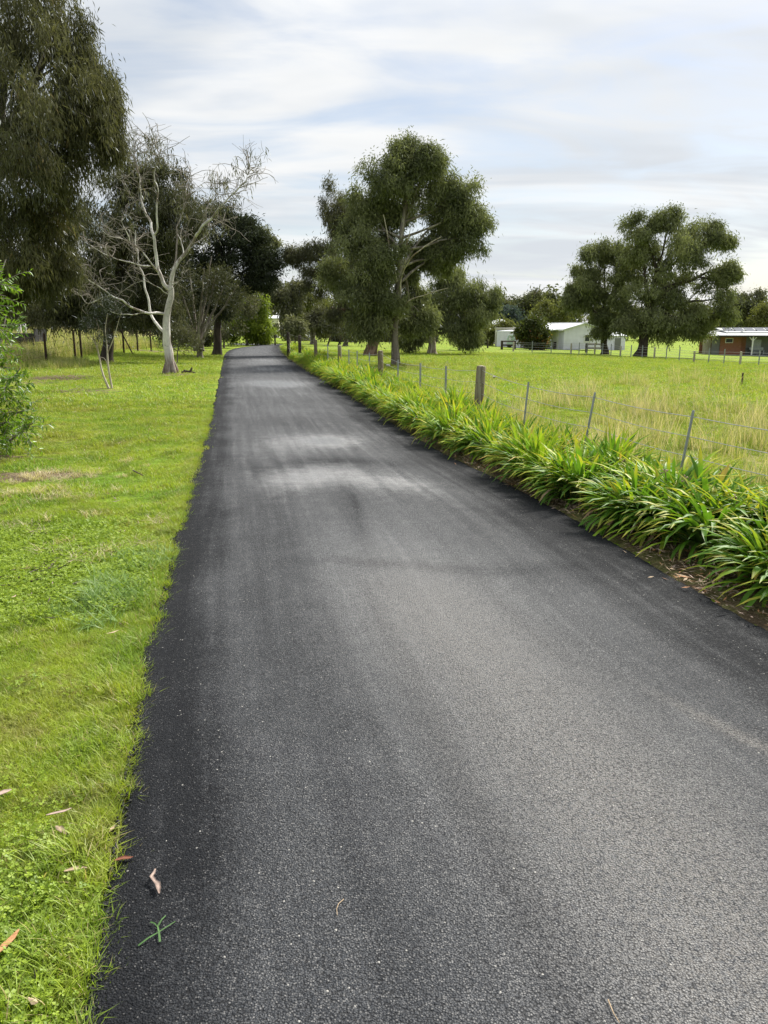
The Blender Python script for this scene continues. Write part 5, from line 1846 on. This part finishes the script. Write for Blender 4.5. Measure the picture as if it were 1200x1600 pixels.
M['sheet_white'] = m_sheet('white_sheet', (0.66, 0.65, 0.76))
M['sheet_blue'] = m_sheet('pale_blue_sheet', (0.17, 0.245, 0.33))
M['sheet_cream'] = m_sheet('cream_sheet', (0.60, 0.57, 0.48))
M['sheet_roof'] = m_sheet('zinc_roof', (0.60, 0.62, 0.64), 0.4)
M['sheet_grey'] = m_sheet('grey_sheet', (0.16, 0.16, 0.155))
M['brick'] = m_brick()
M['old_roof'] = m_sheet('old_zinc_roof', (0.27, 0.29, 0.29), 0.6)
M['white_paint'] = m_plain('white_paint', (0.72, 0.71, 0.68), 0.5, 0.4, 0, 0.1)
M['glass'] = m_plain('dark_glass', (0.02, 0.025, 0.03), 0.25, 0.3, 0, 0.1)
M['dark'] = m_plain('dark_paint', (0.03, 0.03, 0.032), 0.6, 0.3, 0, 0.2)
M['green_paint'] = m_plain('pale_green_paint', (0.38, 0.48, 0.44), 0.5, 0.4, 0, 0.15)
M['panel'] = m_plain('solar_panel', (0.03, 0.035, 0.055), 0.15, 0.6, 0, 0.1)


class Local:
    """build boxes in a building's own metres: x right, y away, z up"""

    def __init__(self, name, label, cat, px, py, rot=0.0):
        self.b = gnd(px, py)
        self.rot = rot
        self.k = (self.b[1] * CP + (H - self.b[2]) * SP) / FPX
        self.root = thing(name, label, cat, self.b)
        self.root.rotation_euler = (0, 0, rot)
        ORG[self.root.name] = np.zeros(3)

    def box(self, name, mat, x0, x1, y0, y1, z0, z1, parent=None):
        a = Acc().box(x0, x1, y0, y1, z0, z1)
        return part(a, name, mat, parent or self.root)

    def poly(self, name, mat, V, F, parent=None):
        return part(Acc().add(V, F), name, mat, parent or self.root)

    def window(self, x0, x1, z0, z1, y, parent=None, glass='glass'):
        t = 0.07
        a = Acc()
        a.box(x0 - t, x1 + t, y - .06, y + .02, z1, z1 + t); a.box(x0 - t, x1 + t, y - .06, y + .02, z0 - t, z0)
        a.box(x0 - t, x0, y - .06, y + .02, z0, z1); a.box(x1, x1 + t, y - .06, y + .02, z0, z1)
        w = part(a, 'window', M['white_paint'], parent or self.root)
        ORG[w.name] = np.zeros(3)
        part(Acc().box(x0, x1, y - .03, y + .01, z0, z1), 'pane', M[glass], w)
        return w


def slab(V0, V1, V2, V3, th):
    """a flat roof plane with thickness"""
    V = np.array([V0, V1, V2, V3], float)
    n = norm(np.cross(V[1] - V[0], V[3] - V[0])) * th
    W_ = np.vstack([V, V + n])
    return W_, [[3, 2, 1, 0], [4, 5, 6, 7], [0, 1, 5, 4], [1, 2, 6, 5], [2, 3, 7, 6], [3, 0, 4, 7]]


def blue_shed():
    s = Local('metal_shed', 'small pale blue and cream metal shed in the far paddock', 'shed', 785, 541, R(-14))
    k = s.k
    w, h, d = 32 * k, 27 * k, 14 * k * 2
    x0, x1 = -10 * k, 24 * k
    s.box('wall', M['sheet_blue'], x0, x1, 0, 0.12, 0, h)
    s.box('wall', M['sheet_cream'], x0 - 0.14, x0 - .003, -0.02, d, 0, h)
    s.box('wall', M['sheet_cream'], x1 + .003, x1 + 0.12, 0, d, 0, h)
    s.box('wall', M['sheet_cream'], x0, x1, d, d + .1, 0, h)
    W_, F = slab((x0 - .25, -.2, h), (x1 + .2, -.2, h), (x1 + .2, d + .2, h - .2), (x0 - .25, d + .2, h - .2), 0.10)
    s.poly('roof', M['sheet_cream'], W_, F)
    s.box('trim', M['sheet_cream'], x0 - .16, x1 + .14, -.06, -.004, h - .2, h - .01)
    s.box('trim', M['sheet_cream'], x0 - .16, x0 + .08, -.055, -.004, 0, h - .203)
    dr = s.box('door', M['sheet_blue'], x0 + 1.0, x0 + 2.2, -.05, -.004, 0.05, h - .35)
    ORG[dr.name] = np.zeros(3)
    s.box('handle', M['dark'], x0 + 1.95, x0 + 2.02, -.1, -.053, h * .4, h * .48, dr)


blue_shed()


def garage():
    s = Local('garage', 'white gabled garage with lean-to beyond the paddock, half behind the dense gum tree', 'garage', 880, 546.5, R(24))
    k = s.k
    w = 5.6
    e, p = 2.35, 2.95
    d = 9
    # gable end facing the paddock
    a = Acc()
    V = np.array([[0, 0, 0], [w, 0, 0], [w, 0, e], [w / 2, 0, p], [0, 0, e], [0, .15, 0], [w, .15, 0], [w, .15, e], [w / 2, .15, p], [0, .15, e]], float)
    a.add(V, [[0, 1, 2, 4], [2, 3, 4, 4], [5, 9, 7, 6], [7, 9, 8, 8], [0, 5, 6, 1], [0, 4, 9, 5], [1, 6, 7, 2]])
    part(a, 'wall', M['sheet_white'], s.root)
    s.box('wall', M['sheet_white'], -.02, .1, .153, d, 0, e)
    s.box('wall', M['sheet_white'], w - .1, w + .02, .153, d, 0, e)
    s.box('wall', M['sheet_white'], .1, w - .1, d - .12, d, 0, e)
    for sx in (0, 1):
        xa, xb = (-.3, w / 2) if sx == 0 else (w + .3, w / 2)
        za = e - .12
        V = [(xa, -.25, za), (xb, -.25, p + .02), (xb, d + .2, p + .02), (xa, d + .2, za)]
        if sx:
            V = [V[1], V[0], V[3], V[2]]
        W_, F = slab(*V, 0.09)
        s.poly('roof', M['sheet_roof'], W_, F)
    s.box('ridge_cap', M['white_paint'], w / 2 - .15, w / 2 + .15, -.26, d + .2, p + .10, p + .17)
    s.window(3.0, 3.65, 0.95, 1.65, 0)
    s.box('gutter', M['white_paint'], -.42, -.3, -.25, d + .2, e - .2, e - .06)
    s.box('door', M['white_paint'], -.10, -.022, 1.0, 2.2, 0, 2.0)
    # lean-to
    W_, F = slab((-3.6, 0.6, 2.02), (-.43, 0.6, 2.24), (-.43, d, 2.24), (-3.6, d, 2.02), 0.08)
    lt = s.poly('lean_to_roof', M['sheet_roof'], W_, F)
    for x, y in ((-3.5, .7), (-1.9, .7), (-3.5, 5), (-3.5, 8.8)):
        s.box('post', M['white_paint'], x, x + .14, y, y + .14, 0, 2.02)
    s.box('wall', M['sheet_grey'], -3.5, -.03, d - .1, d, 0, 2.0)
    s.box('wall', M['sheet_white'], -3.58, -3.52, 2.2, 8.7, 0, 2.0)


garage()


def long_shed():
    s = Local('long_shed', 'low white wall of a long shed behind the trunk of the dense gum tree', 'shed', 962, 547, R(2))
    s.box('wall', M['sheet_white'], -2.6, 1.2, 0, .15, 0, 1.75)
    s.box('wall', M['sheet_white'], -2.6, -2.45, .153, 5, 0, 1.75)
    s.box('wall', M['sheet_white'], 1.05, 1.2, .153, 5, 0, 1.75)
    W_, F = slab((-2.9, -.2, 1.76), (1.5, -.2, 1.76), (1.5, 5.2, 2.3), (-2.9, 5.2, 2.3), .08)
    s.poly('roof', M['sheet_roof'], W_, F)
    s.box('door', M['sheet_grey'], -0.2, 0.6, -.04, -.003, 0, 1.55)


long_shed()


def far_house():
    s = Local('house', 'distant house with long pale grey roof above the yellow green bush', 'house', 780, 537.5, R(-6))
    k = s.k
    w = 52 * k
    e, p = 25 * k, 37 * k
    x0 = -26 * k
    d = 9
    s.box('wall', M['sheet_cream'], x0 + .4, x0 + w - .4, .4, d - .4, 0, e)
    for sgn in (0, 1):
        ya, yb = (-.2, d / 2) if sgn == 0 else (d + .2, d / 2)
        V = [(x0, ya, e - .1), (x0 + w, ya, e - .1), (x0 + w - 2.0, yb, p), (x0 + 2.0, yb, p)]
        if sgn:
            V = [V[1], V[0], V[3], V[2]]
        W_, F = slab(*V, .1)
        s.poly('roof', M['sheet_roof'], W_, F)
    # small front gable
    g0 = x0 + 3 * k
    gw = 14 * k
    a = Acc()
    V = np.array([[g0, -.6, 0], [g0 + gw, -.6, 0], [g0 + gw, -.6, e - .2], [g0 + gw / 2, -.6, e + 1.1], [g0, -.6, e - .2], [g0, .39, 0], [g0 + gw, .39, 0], [g0 + gw, .39, e - .2], [g0 + gw / 2, 2.6, e + 1.1], [g0, .39, e - .2]], float)
    a.add(V, [[0, 1, 2, 4], [2, 3, 4, 4], [0, 4, 9, 5], [1, 6, 7, 2]])
    part(a, 'gable', M['sheet_cream'], s.root)
    W_, F = slab((g0 - .2, -.8, e - .3), (g0 + gw / 2, -.8, e + 1.1), (g0 + gw / 2, 3, e + 1.1), (g0 - .2, 3, e - .3), .09); s.poly('roof', M['sheet_roof'], W_, F)
    W_, F = slab((g0 + gw / 2, -.8, e + 1.1), (g0 + gw + .2, -.8, e - .3), (g0 + gw + .2, 3, e - .3), (g0 + gw / 2, 3, e + 1.1), .09); s.poly('roof', M['sheet_roof'], W_, F)
    s.window(x0 + w * .55, x0 + w * .65, e * .35, e * .75, .4)
    s.window(x0 + w * .75, x0 + w * .85, e * .35, e * .75, .4)


far_house()


def brick_building():
    s = Local('brick_building', 'low brick building with verandah and solar panels at the right edge', 'building', 1140, 555, R(-3))
    k = s.k
    X = lambda px: (px - 1140) * k
    Z = lambda py: (555 - py) * k
    d = 8
    s.box('wall', M['brick'], X(1124), X(1156), 0, .25, 0, Z(527))
    s.box('wall', M['brick'], X(1156) + .003, X(1168), 1.0, 1.25, 0, Z(527))
    s.box('wall', M['brick'], X(1156) - .25, X(1156), .253, 1.0, 0, Z(527))
    s.box('wall', M['sheet_grey'], X(1168) + .003, X(1250), 1.4, 1.6, 0, Z(527))
    s.box('wall', M['sheet_grey'], X(1112), X(1124) - .003, .1, .3, 0, Z(527))
    s.box('wall', M['timber_pale'], X(1100), X(1112) - .003, .5, .6, 0, Z(529))
    s.box('wall', M['brick'], X(1124) + .2, X(1250), d - .2, d, 0, Z(527))
    s.window(X(1132), X(1142), Z(535.5), Z(530), 0)
    dr = s.box('door', M['steel'], X(1180), X(1193), 1.32, 1.397, 0.05, Z(531.5))
    W_, F = slab((X(1100), -1.6, Z(526.2)), (X(1256), -1.6, Z(526.2)), (X(1256), d + .5, Z(519)), (X(1128), d + .5, Z(519)), .10)
    s.poly('roof', M['old_roof'], W_, F)
    s.box('fascia', M['dark'], X(1110), X(1256), -1.66, -1.6 - .004, Z(526.6), Z(524.6))
    s.box('slab_floor', M['sheet_grey'], X(1122), X(1256), -1.7, 1.3, -0.1, 0.08)
    # forked verandah posts
    for px in (1166, 1212):
        p = s.box('post', M['white_paint'], X(px) - .07, X(px) + .07, -1.45, -1.31, 0.08, Z(526.6))
        for sg in (-1, 1):
            a = Acc().tube(np.array([[X(px), -1.38, Z(533)], [X(px) + sg * .42, -1.38, Z(527.2)]]), .055, 5)
            part(a, 'brace', M['white_paint'], s.root)
    # raised back roof with panels on racks
    W_, F = slab((X(1146), 3.0, Z(521.5)), (X(1256), 3.0, Z(521.5)), (X(1256), d, Z(514.5)), (X(1150), d, Z(514.5)), .10)
    s.poly('roof', M['old_roof'], W_, F)
    for i in range(5):
        x0 = X(1150) + i * 1.35
        W_, F = slab((x0, 4.2, Z(519)), (x0 + 1.15, 4.2, Z(519)), (x0 + 1.15, 5.8, Z(513.5)), (x0, 5.8, Z(513.5)), .05)
        s.poly('solar_panel', M['panel'], W_, F)
        s.box('panel_frame', M['steel'], x0 + 1.17, x0 + 1.23, 4.2, 5.8, Z(519), Z(518))
    a = Acc().tube(np.array([[X(1166), 3.2, Z(522)], [X(1178), 3.2, Z(515)]]), .07, 5); part(a, 'brace', M['white_paint'], s.root)
    # a bench on the verandah
    b = thing('bench', 'grey bench on the verandah of the brick building', 'bench', (0, 0, 0))
    ORG[b.name] = np.zeros(3)
    c_, s_ = math.cos(s.rot), math.sin(s.rot)
    bx, by = X(1184), .6
    b.location = s.b + np.array([bx * c_ - by * s_, bx * s_ + by * c_, 0.08])
    b.rotation_euler = (0, 0, s.rot)
    part(Acc().box(-.85, .85, -.22, .22, .40, .45), 'seat', M['steel'], b)
    part(Acc().box(-.85, .85, .20, .25, .55, .85), 'backrest', M['steel'], b)
    for sg in (-.75, .69):
        part(Acc().box(sg, sg + .06, -.2, .25, 0, .397), 'leg', M['steel'], b)


brick_building()


def far_shed():
    for lab, px, py, hw, hh, mat in (('pale cream shed glimpsed behind the green shrub at the bend', 429, 528, 7, 34, 'sheet_cream'), ('white wall of a far shed in the gap by the dark fence posts', 478, 529, 9, 34, 'sheet_white')):
        s = Local('far_shed', lab, 'shed', px, py, R(5))
        k = s.k
        s.box('wall', M[mat], -hw * k, hw * k, 0, 4, 0, hh * k * .85)
        W_, F = slab((-hw * k - .2, -.2, hh * k * .85), (hw * k + .2, -.2, hh * k * .85), (hw * k + .2, 4.2, hh * k), (-hw * k - .2, 4.2, hh * k), .1)
        s.poly('roof', M['sheet_roof'], W_, F)
        s.box('door', M['sheet_grey'], -.2 * hw * k, .4 * hw * k, -.06, -.003, 0, hh * k * .6)


far_shed()


# ------------------------------------------------------------------ vehicles far off
def wheel(root, x, y, r, w=.2):
    a = Acc()
    a.tube(np.array([[x, y - w / 2, r], [x, y + w / 2, r]]), r, 14)
    o = part(a, 'wheel', M['dark'], root, smooth=False)
    return o


def ute():
    s = Local('parked_car', 'white utility vehicle parked left of the pale blue shed', 'car', 749, 538, R(4))
    L = 4.6
    a = Acc()
    prof = [(-2.3, .45), (-2.3, .95), (-.2, 1.0), (.1, 1.45), (1.1, 1.48), (1.5, 1.02), (2.25, .92), (2.3, .45)]
    n = len(prof)
    V = np.array([[x, -.8, z] for x, z in prof] + [[x, .8, z] for x, z in prof])
    F = [[i, (i + 1) % n, n + (i + 1) % n, n + i] for i in range(n)]
    F += [[0, 7, 6, 1], [1, 6, 5, 2], [2, 5, 4, 3], [8, 9, 14, 15], [9, 10, 13, 14], [10, 11, 12, 13]]
    a.add(V, F); part(a, 'body', M['white_paint'], s.root)
    s.box('window', M['glass'], .22, .62, -.815, -.803, 1.04, 1.36)
    s.box('window', M['glass'], .68, 1.12, -.815, -.803, 1.04, 1.36)
    s.box('headlight', M['glass'], 2.22, 2.31, -.75, -.45, .7, .85)
    for x in (-1.45, 1.45):
        for y in (-.72, .72):
            wheel(s.root, x, y, .35)


ute()


def green_tank():
    s = Local('tank_trailer', 'pale green boxy trailer parked against the blue shed behind the rail gate', 'trailer', 798, 543, R(-5))
    k = s.k
    a = Acc()
    w = 11 * k / 2
    prof = [(-w, .35), (-w, 1.0), (-w * .7, 1.42), (w * .8, 1.42), (w, 1.0), (w, .35)]
    n = len(prof)
    V = np.array([[x, 0, z] for x, z in prof] + [[x, 1.4, z] for x, z in prof])
    a.add(V, [[i, (i + 1) % n, n + (i + 1) % n, n + i] for i in range(n)] + [[0, 5, 4, 1], [1, 4, 3, 2], [6, 7, 10, 11], [7, 8, 9, 10]])
    part(a, 'body', M['green_paint'], s.root)
    s.box('panel', M['sheet_white'], -w * .6, w * .2, -.03, -.003, .85, 1.3)
    wheel(s.root, -w * .3, .1, .3); wheel(s.root, -w * .3, 1.3, .3)
    s.box('drawbar', M['dark'], w, w + .8, .6, .7, .4, .48)


green_tank()


def trailer():
    s = Local('farm_trailer', 'low dark trailer beyond the left fence behind the leafy shrub', 'trailer', 27, 555, 0)
    k = s.k
    s.box('tray', M['dark'], -.9, 1.0, 0, 1.5, .7, 1.15)
    s.box('tailboard', M['dark'], 1.0, 1.05, 0, 1.5, .7, 1.4)
    for y in (0.1, 1.4):
        wheel(s.root, 0, y, .38)
    s.box('drawbar', M['dark'], -1.9, -.9, .7, .8, .72, .80)


trailer()
for px, lab in ((33, 'white gate post behind the dark trailer, left one of two'), (41, 'white gate post behind the dark trailer, right one of two')):
    b = at(px, 530, 52); g = float(zt(b[0], b[1])); b[2] = g
    t = at(px, 508, 52)
    o = Acc(); post_mesh(o, b, [b[0], b[1], max(t[2], g + 1.2)], .09, 8)
    tag(o.obj('gate_post', M['white_paint'], org=b, smooth=True), lab, 'post')


# ------------------------------------------------------------------ small things on the ground
def m_bits(name, col):
    return m_plain(name, col, 0.75, 0.25, 0, 0.4, 60)


M['bark_bit'] = m_bits('bark_strip', (0.40, 0.30, 0.25))
M['red_leaf'] = m_bits('red_leaf', (0.20, 0.075, 0.045))
M['dry_leaf'] = m_bits('dry_leaf', (0.42, 0.32, 0.21))
M['orange_leaf'] = m_bits('orange_leaf', (0.42, 0.21, 0.10))
M['stick'] = m_bits('stick', (0.09, 0.07, 0.055))
M['grass_sprig'] = m_bits('grass_sprig', (0.07, 0.15, 0.045))
M['stone'] = m_bits('pale_stone', (0.55, 0.52, 0.47))


def ribbon(pts, widths, thick=0.0015, curl=0.25):
    """a strip with a curled section and real thickness"""
    P = np.array(pts, float)
    T = norm(np.gradient(P, axis=0))
    S = norm(np.cross(T, [0, 0, 1]))
    V = []
    w = np.array(widths)[:, None]
    up = np.array([0, 0, 1.0])
    for s_, lift in ((1, curl), (0, 0.0), (-1, curl)):
        V.append(P + S * w * 0.5 * s_ + up * w * 0.5 * lift)
    n = len(P)
    A = np.vstack(V + [v + np.array([0, 0, thick]) for v in V])
    F = []
    for i in range(n - 1):
        for r in (0, 1):
            F.append([r * n + i, r * n + i + 1, (r + 1) * n + i + 1, (r + 1) * n + i])
            o = 3 * n
            F.append([o + r * n + i, o + (r + 1) * n + i, o + (r + 1) * n + i + 1, o + r * n + i + 1])
        for a_, b_ in ((0, 3 * n), (2 * n, 5 * n)):
            F.append([a_ + i, b_ + i, b_ + i + 1, a_ + i + 1])
    return A, F


def on_road(px, py, lift=0.004):
    p = flat(px, py)
    u = (p[0] - xl(p[1])) / (xr(p[1]) - xl(p[1]))
    z = 0.022 * (1 - (2 * u - 1)**2) if 0 < u < 1 else float(zt(p[0], p[1]))
    q = ray(px, py)
    t = (H - z - lift) / -q[2]
    return np.array([0, 0, H]) + q * t


def litter():
    rng = np.random.default_rng(131)

    def strip(name, label, cat, pxs, widths, mat, lift=0.006, curl=0.3, zs=None):
        P = np.array([on_road(p[0], p[1], lift) for p in pxs])
        if zs is not None:
            P[:, 2] += np.array(zs)
        V, F = ribbon(P, widths, 0.0015, curl)
        o = Acc().add(V, F).obj(name, M[mat], org=P.mean(0), smooth=True)
        return tag(o, label, cat)
    strip('bark_strip', 'curled pale pinkish bark strip lying on the asphalt', 'bark', [(243, 1358), (241, 1366), (237, 1374), (242, 1379), (247, 1384), (248, 1391), (249, 1397)], [.004, .008, .012, .010, .016, .014, .004], 'bark_bit', .008, .5, [0, .004, .008, .003, .004, .006, .001])
    strip('fallen_leaf', 'reddish brown gum leaf at the grass edge on the asphalt', 'leaf', [(178, 1345), (186, 1343), (194, 1341), (202, 1341), (208, 1339)], [.003, .014, .018, .012, .002], 'red_leaf', .008)
    strip('fallen_leaf', 'long tan dry leaf in the grass left of the reddish leaf', 'leaf', [(100, 1362), (112, 1359), (124, 1357), (136, 1356)], [.004, .016, .018, .004], 'dry_leaf', .05)
    strip('fallen_leaf', 'brown dry leaf lying in clover, uppermost of the pair near the kerbless edge', 'leaf', [(72, 1274), (86, 1271), (100, 1268), (112, 1263)], [.004, .012, .012, .003], 'bark_bit', .05)
    strip('fallen_leaf', 'pale grey folded leaf in clover below the brown dry leaf', 'leaf', [(87, 1291), (93, 1295), (99, 1300), (104, 1304)], [.004, .022, .018, .004], 'dry_leaf', .05)
    strip('bark_strip', 'orange brown bark strip in the grass at the left picture edge', 'bark', [(-4, 1490), (8, 1478), (20, 1466), (30, 1452)], [.012, .02, .016, .004], 'orange_leaf', .055)
    strip('bark_strip', 'grey brown bark flake in the clover at left edge above the leaf pair', 'bark', [(-2, 1242), (8, 1238), (18, 1234)], [.02, .025, .008], 'bark_bit', .05)
    strip('fallen_leaf', 'pale pinkish leaf half under the tuft at the asphalt edge', 'leaf', [(168, 1302), (175, 1296), (181, 1290)], [.004, .014, .004], 'dry_leaf', .03)
    # green grass sprig: three blades
    root = thing('grass_sprig', 'fallen green grass sprig lying on the asphalt', 'grass', on_road(248, 1455, 0))
    for pts in ([(216, 1478), (232, 1469), (246, 1461), (260, 1452), (274, 1440)], [(250, 1472), (249, 1462), (247, 1452), (246, 1446)], [(247, 1447), (253, 1440), (259, 1431)], [(235, 1441), (242, 1446), (247, 1450)]):
        P = np.array([on_road(x, y, .004) for x, y in pts]); P[1:-1, 2] += .006
        V, F = ribbon(P, np.linspace(.006, .0025, len(P)), .0008, .3)
        part(Acc().add(V, F), 'blade', M['grass_sprig'], root, smooth=True)
    for lab, pts, r in (('thin pale curved twig on the asphalt in the middle of the driveway', [(537, 1405), (529, 1412), (526, 1420), (527, 1430)], .0016), ('thin pale twig on the asphalt at the bottom of the picture', [(950, 1562), (954, 1572), (959, 1584), (968, 1598)], .002)):
        P = np.array([on_road(x, y, .004) for x, y in pts])
        tag(Acc().tube(P, np.linspace(r, r * .5, len(P)), 5).obj('twig', M['dry_leaf'], org=P.mean(0), smooth=True), lab, 'twig')
    for lab, pts, r in (('short dark curved stick on the lawn near the blue green grass', [(113, 913), (122, 911), (130, 908), (138, 907)], .007), ('dark forked stick at the left picture edge on the lawn', [(-6, 902), (10, 901), (26, 902), (41, 901)], .010),
                        ('dark stick below the forked stick at the left edge', [(-8, 914), (4, 916), (15, 914)], .009), ('thin dark stick right of the forked stick', [(48, 908), (56, 906), (64, 905)], .006), ('thin straight stick on the lawn beside the drive halfway to the sapling', [(208, 735), (216, 739), (224, 743)], .008)):
        P = np.array([on_road(x, y, .045) for x, y in pts])
        P = wobble(P, rng, .004)
        tag(Acc().tube(P, np.linspace(r, r * .6, len(P)), 6).obj('stick', M['stick'], org=P.mean(0), smooth=True), lab, 'stick')
    # heap of twigs on the lawn
    root = thing('twig_heap', 'small heap of grey twigs on the lawn left of the blue green grass', 'twigs', on_road(70, 890, 0))
    for i in range(14):
        c = on_road(70 + rng.normal() * 14, 890 + rng.normal() * 5, .04)
        d = norm(rng.normal(size=3) * [1, .6, .12]) * rng.uniform(.06, .14)
        part(Acc().tube(np.array([c - d, c + [0, 0, .01], c + d]), [.004, .004, .002], 5), 'twig', M['stick'], root)
    # fallen branch by the bare gum
    root = thing('fallen_branch', 'short forked dead branch on the lawn beside the white bare gum', 'branch', gnd(297, 583))
    for pts in ([(284, 582), (292, 580), (299, 581), (306, 583)], [(297, 581), (299, 577), (300, 574)], [(290, 580), (287, 578)]):
        P = np.array([at(x, y, gnd(297, 583)[1]) for x, y in pts])
        part(Acc().tube(P, np.linspace(.05, .025, len(P)), 6), 'stem', M['stick'], root)
    for lab, px, py, r in (('pale stone in the paddock grass right of the nearest timber post', 772, 593, .06), ('small white stone by the fence below the tall gum', 606, 575, .09)):
        b = gnd(px, py) + [0, 0, r * .6 + .05]
        u = norm(rng.normal(size=(40, 3)))
        import bmesh
        bm = bmesh.new()
        bmesh.ops.create_icosphere(bm, subdivisions=2, radius=r)
        for v in bm.verts:
            v.co *= 1 + rng.normal() * .08
            v.co.z *= .7
        me = bpy.data.meshes.new('stone'); bm.to_mesh(me); bm.free()
        me.materials.append(M['stone'])
        o = bpy.data.objects.new('stone', me); COL.objects.link(o); o.location = b
        tag(o, lab, 'stone')
    # loose aggregate shed along the ragged left edge
    protos = []
    for i in range(3):
        import bmesh
        bm = bmesh.new()
        bmesh.ops.create_icosphere(bm, subdivisions=1, radius=.006)
        for v in bm.verts:
            v.co *= 1 + rng.normal() * .2
        me = bpy.data.meshes.new('chip'); bm.to_mesh(me); bm.free(); me.materials.append(M['chip'])
        protos.append(bpy.data.objects.new('chip', me))
    y = rng.uniform(1.1, 10, 3200); x = xl(y) + rng.normal(size=3200) * .02 - .008
    P = np.stack([x, y, np.where(x < xl(y), -.02, -.004)], 1)
    scatter('loose_gravel', P, rng.uniform(.4, 1.3, 3200), protos, 15, 1.0)
    # leaf litter in the bed
    fl = []
    for i in range(4):
        a = Acc()
        for j in range(10):
            c = np.append(rng.normal(size=2) * .10, .012)
            d = norm(rng.normal(size=3) * [1, 1, .2]); L = rng.uniform(.02, .06)
            s_ = norm(np.cross(d, [0, 0, 1.])) * rng.uniform(.003, .009)
            a.add(np.array([c - d * L, c + s_, c + d * L, c - s_]), [[0, 1, 2, 3]])
        fl.append(bpy.data.objects.new('dead_leaf', a.mesh('dead_leaf', M[('dry_leaf', 'bark_bit', 'orange_leaf', 'dry_leaf')[i]])))
    fl2 = []
    for i in range(4):
        a = Acc()
        for j in range(2):
            c = np.append(rng.normal(size=2) * .15, .012)
            d = norm(rng.normal(size=3) * [1, 1, .25]); L = rng.uniform(.025, .06)
            s_ = norm(np.cross(d, [0, 0, 1.])) * rng.uniform(.004, .010)
            a.add(np.array([c - d * L, c + s_, c + d * L + [0, 0, .01], c - s_]), [[0, 1, 2, 3]])
        fl2.append(bpy.data.objects.new('dead_leaf', a.mesh('dead_leaf', M[('dry_leaf', 'bark_bit', 'stick', 'stick')[i]])))
    y = rng.uniform(2, 12, 900); x = xr(y) + rng.uniform(.06, .75, 900)
    scatter('leaf_litter', np.stack([x, y, zt(x, y) + .03], 1), rng.uniform(.5, 1.1, 900), fl, 16, .2)
    y = rng.uniform(1.3, 26, 1500); x = xl(y) - 0.1 - rng.uniform(0, 1, 1500)**0.8 * (1.5 + 0.5 * y)
    lk = rng.uniform(size=1500) < 0.25 + 0.6 * (np.sin(x * 1.3 + 2) * np.sin(y * .9) > 0.2)
    scatter('leaf_litter', np.stack([x[lk], y[lk], zt(x[lk], y[lk]) + .035], 1), rng.uniform(.3, 1.0, lk.sum()), fl2, 17, .2)


M['chip'] = m_plain('asphalt_chip', (0.022, 0.022, 0.024), 0.7, 0.3, 0, 0.5, 200)
litter()
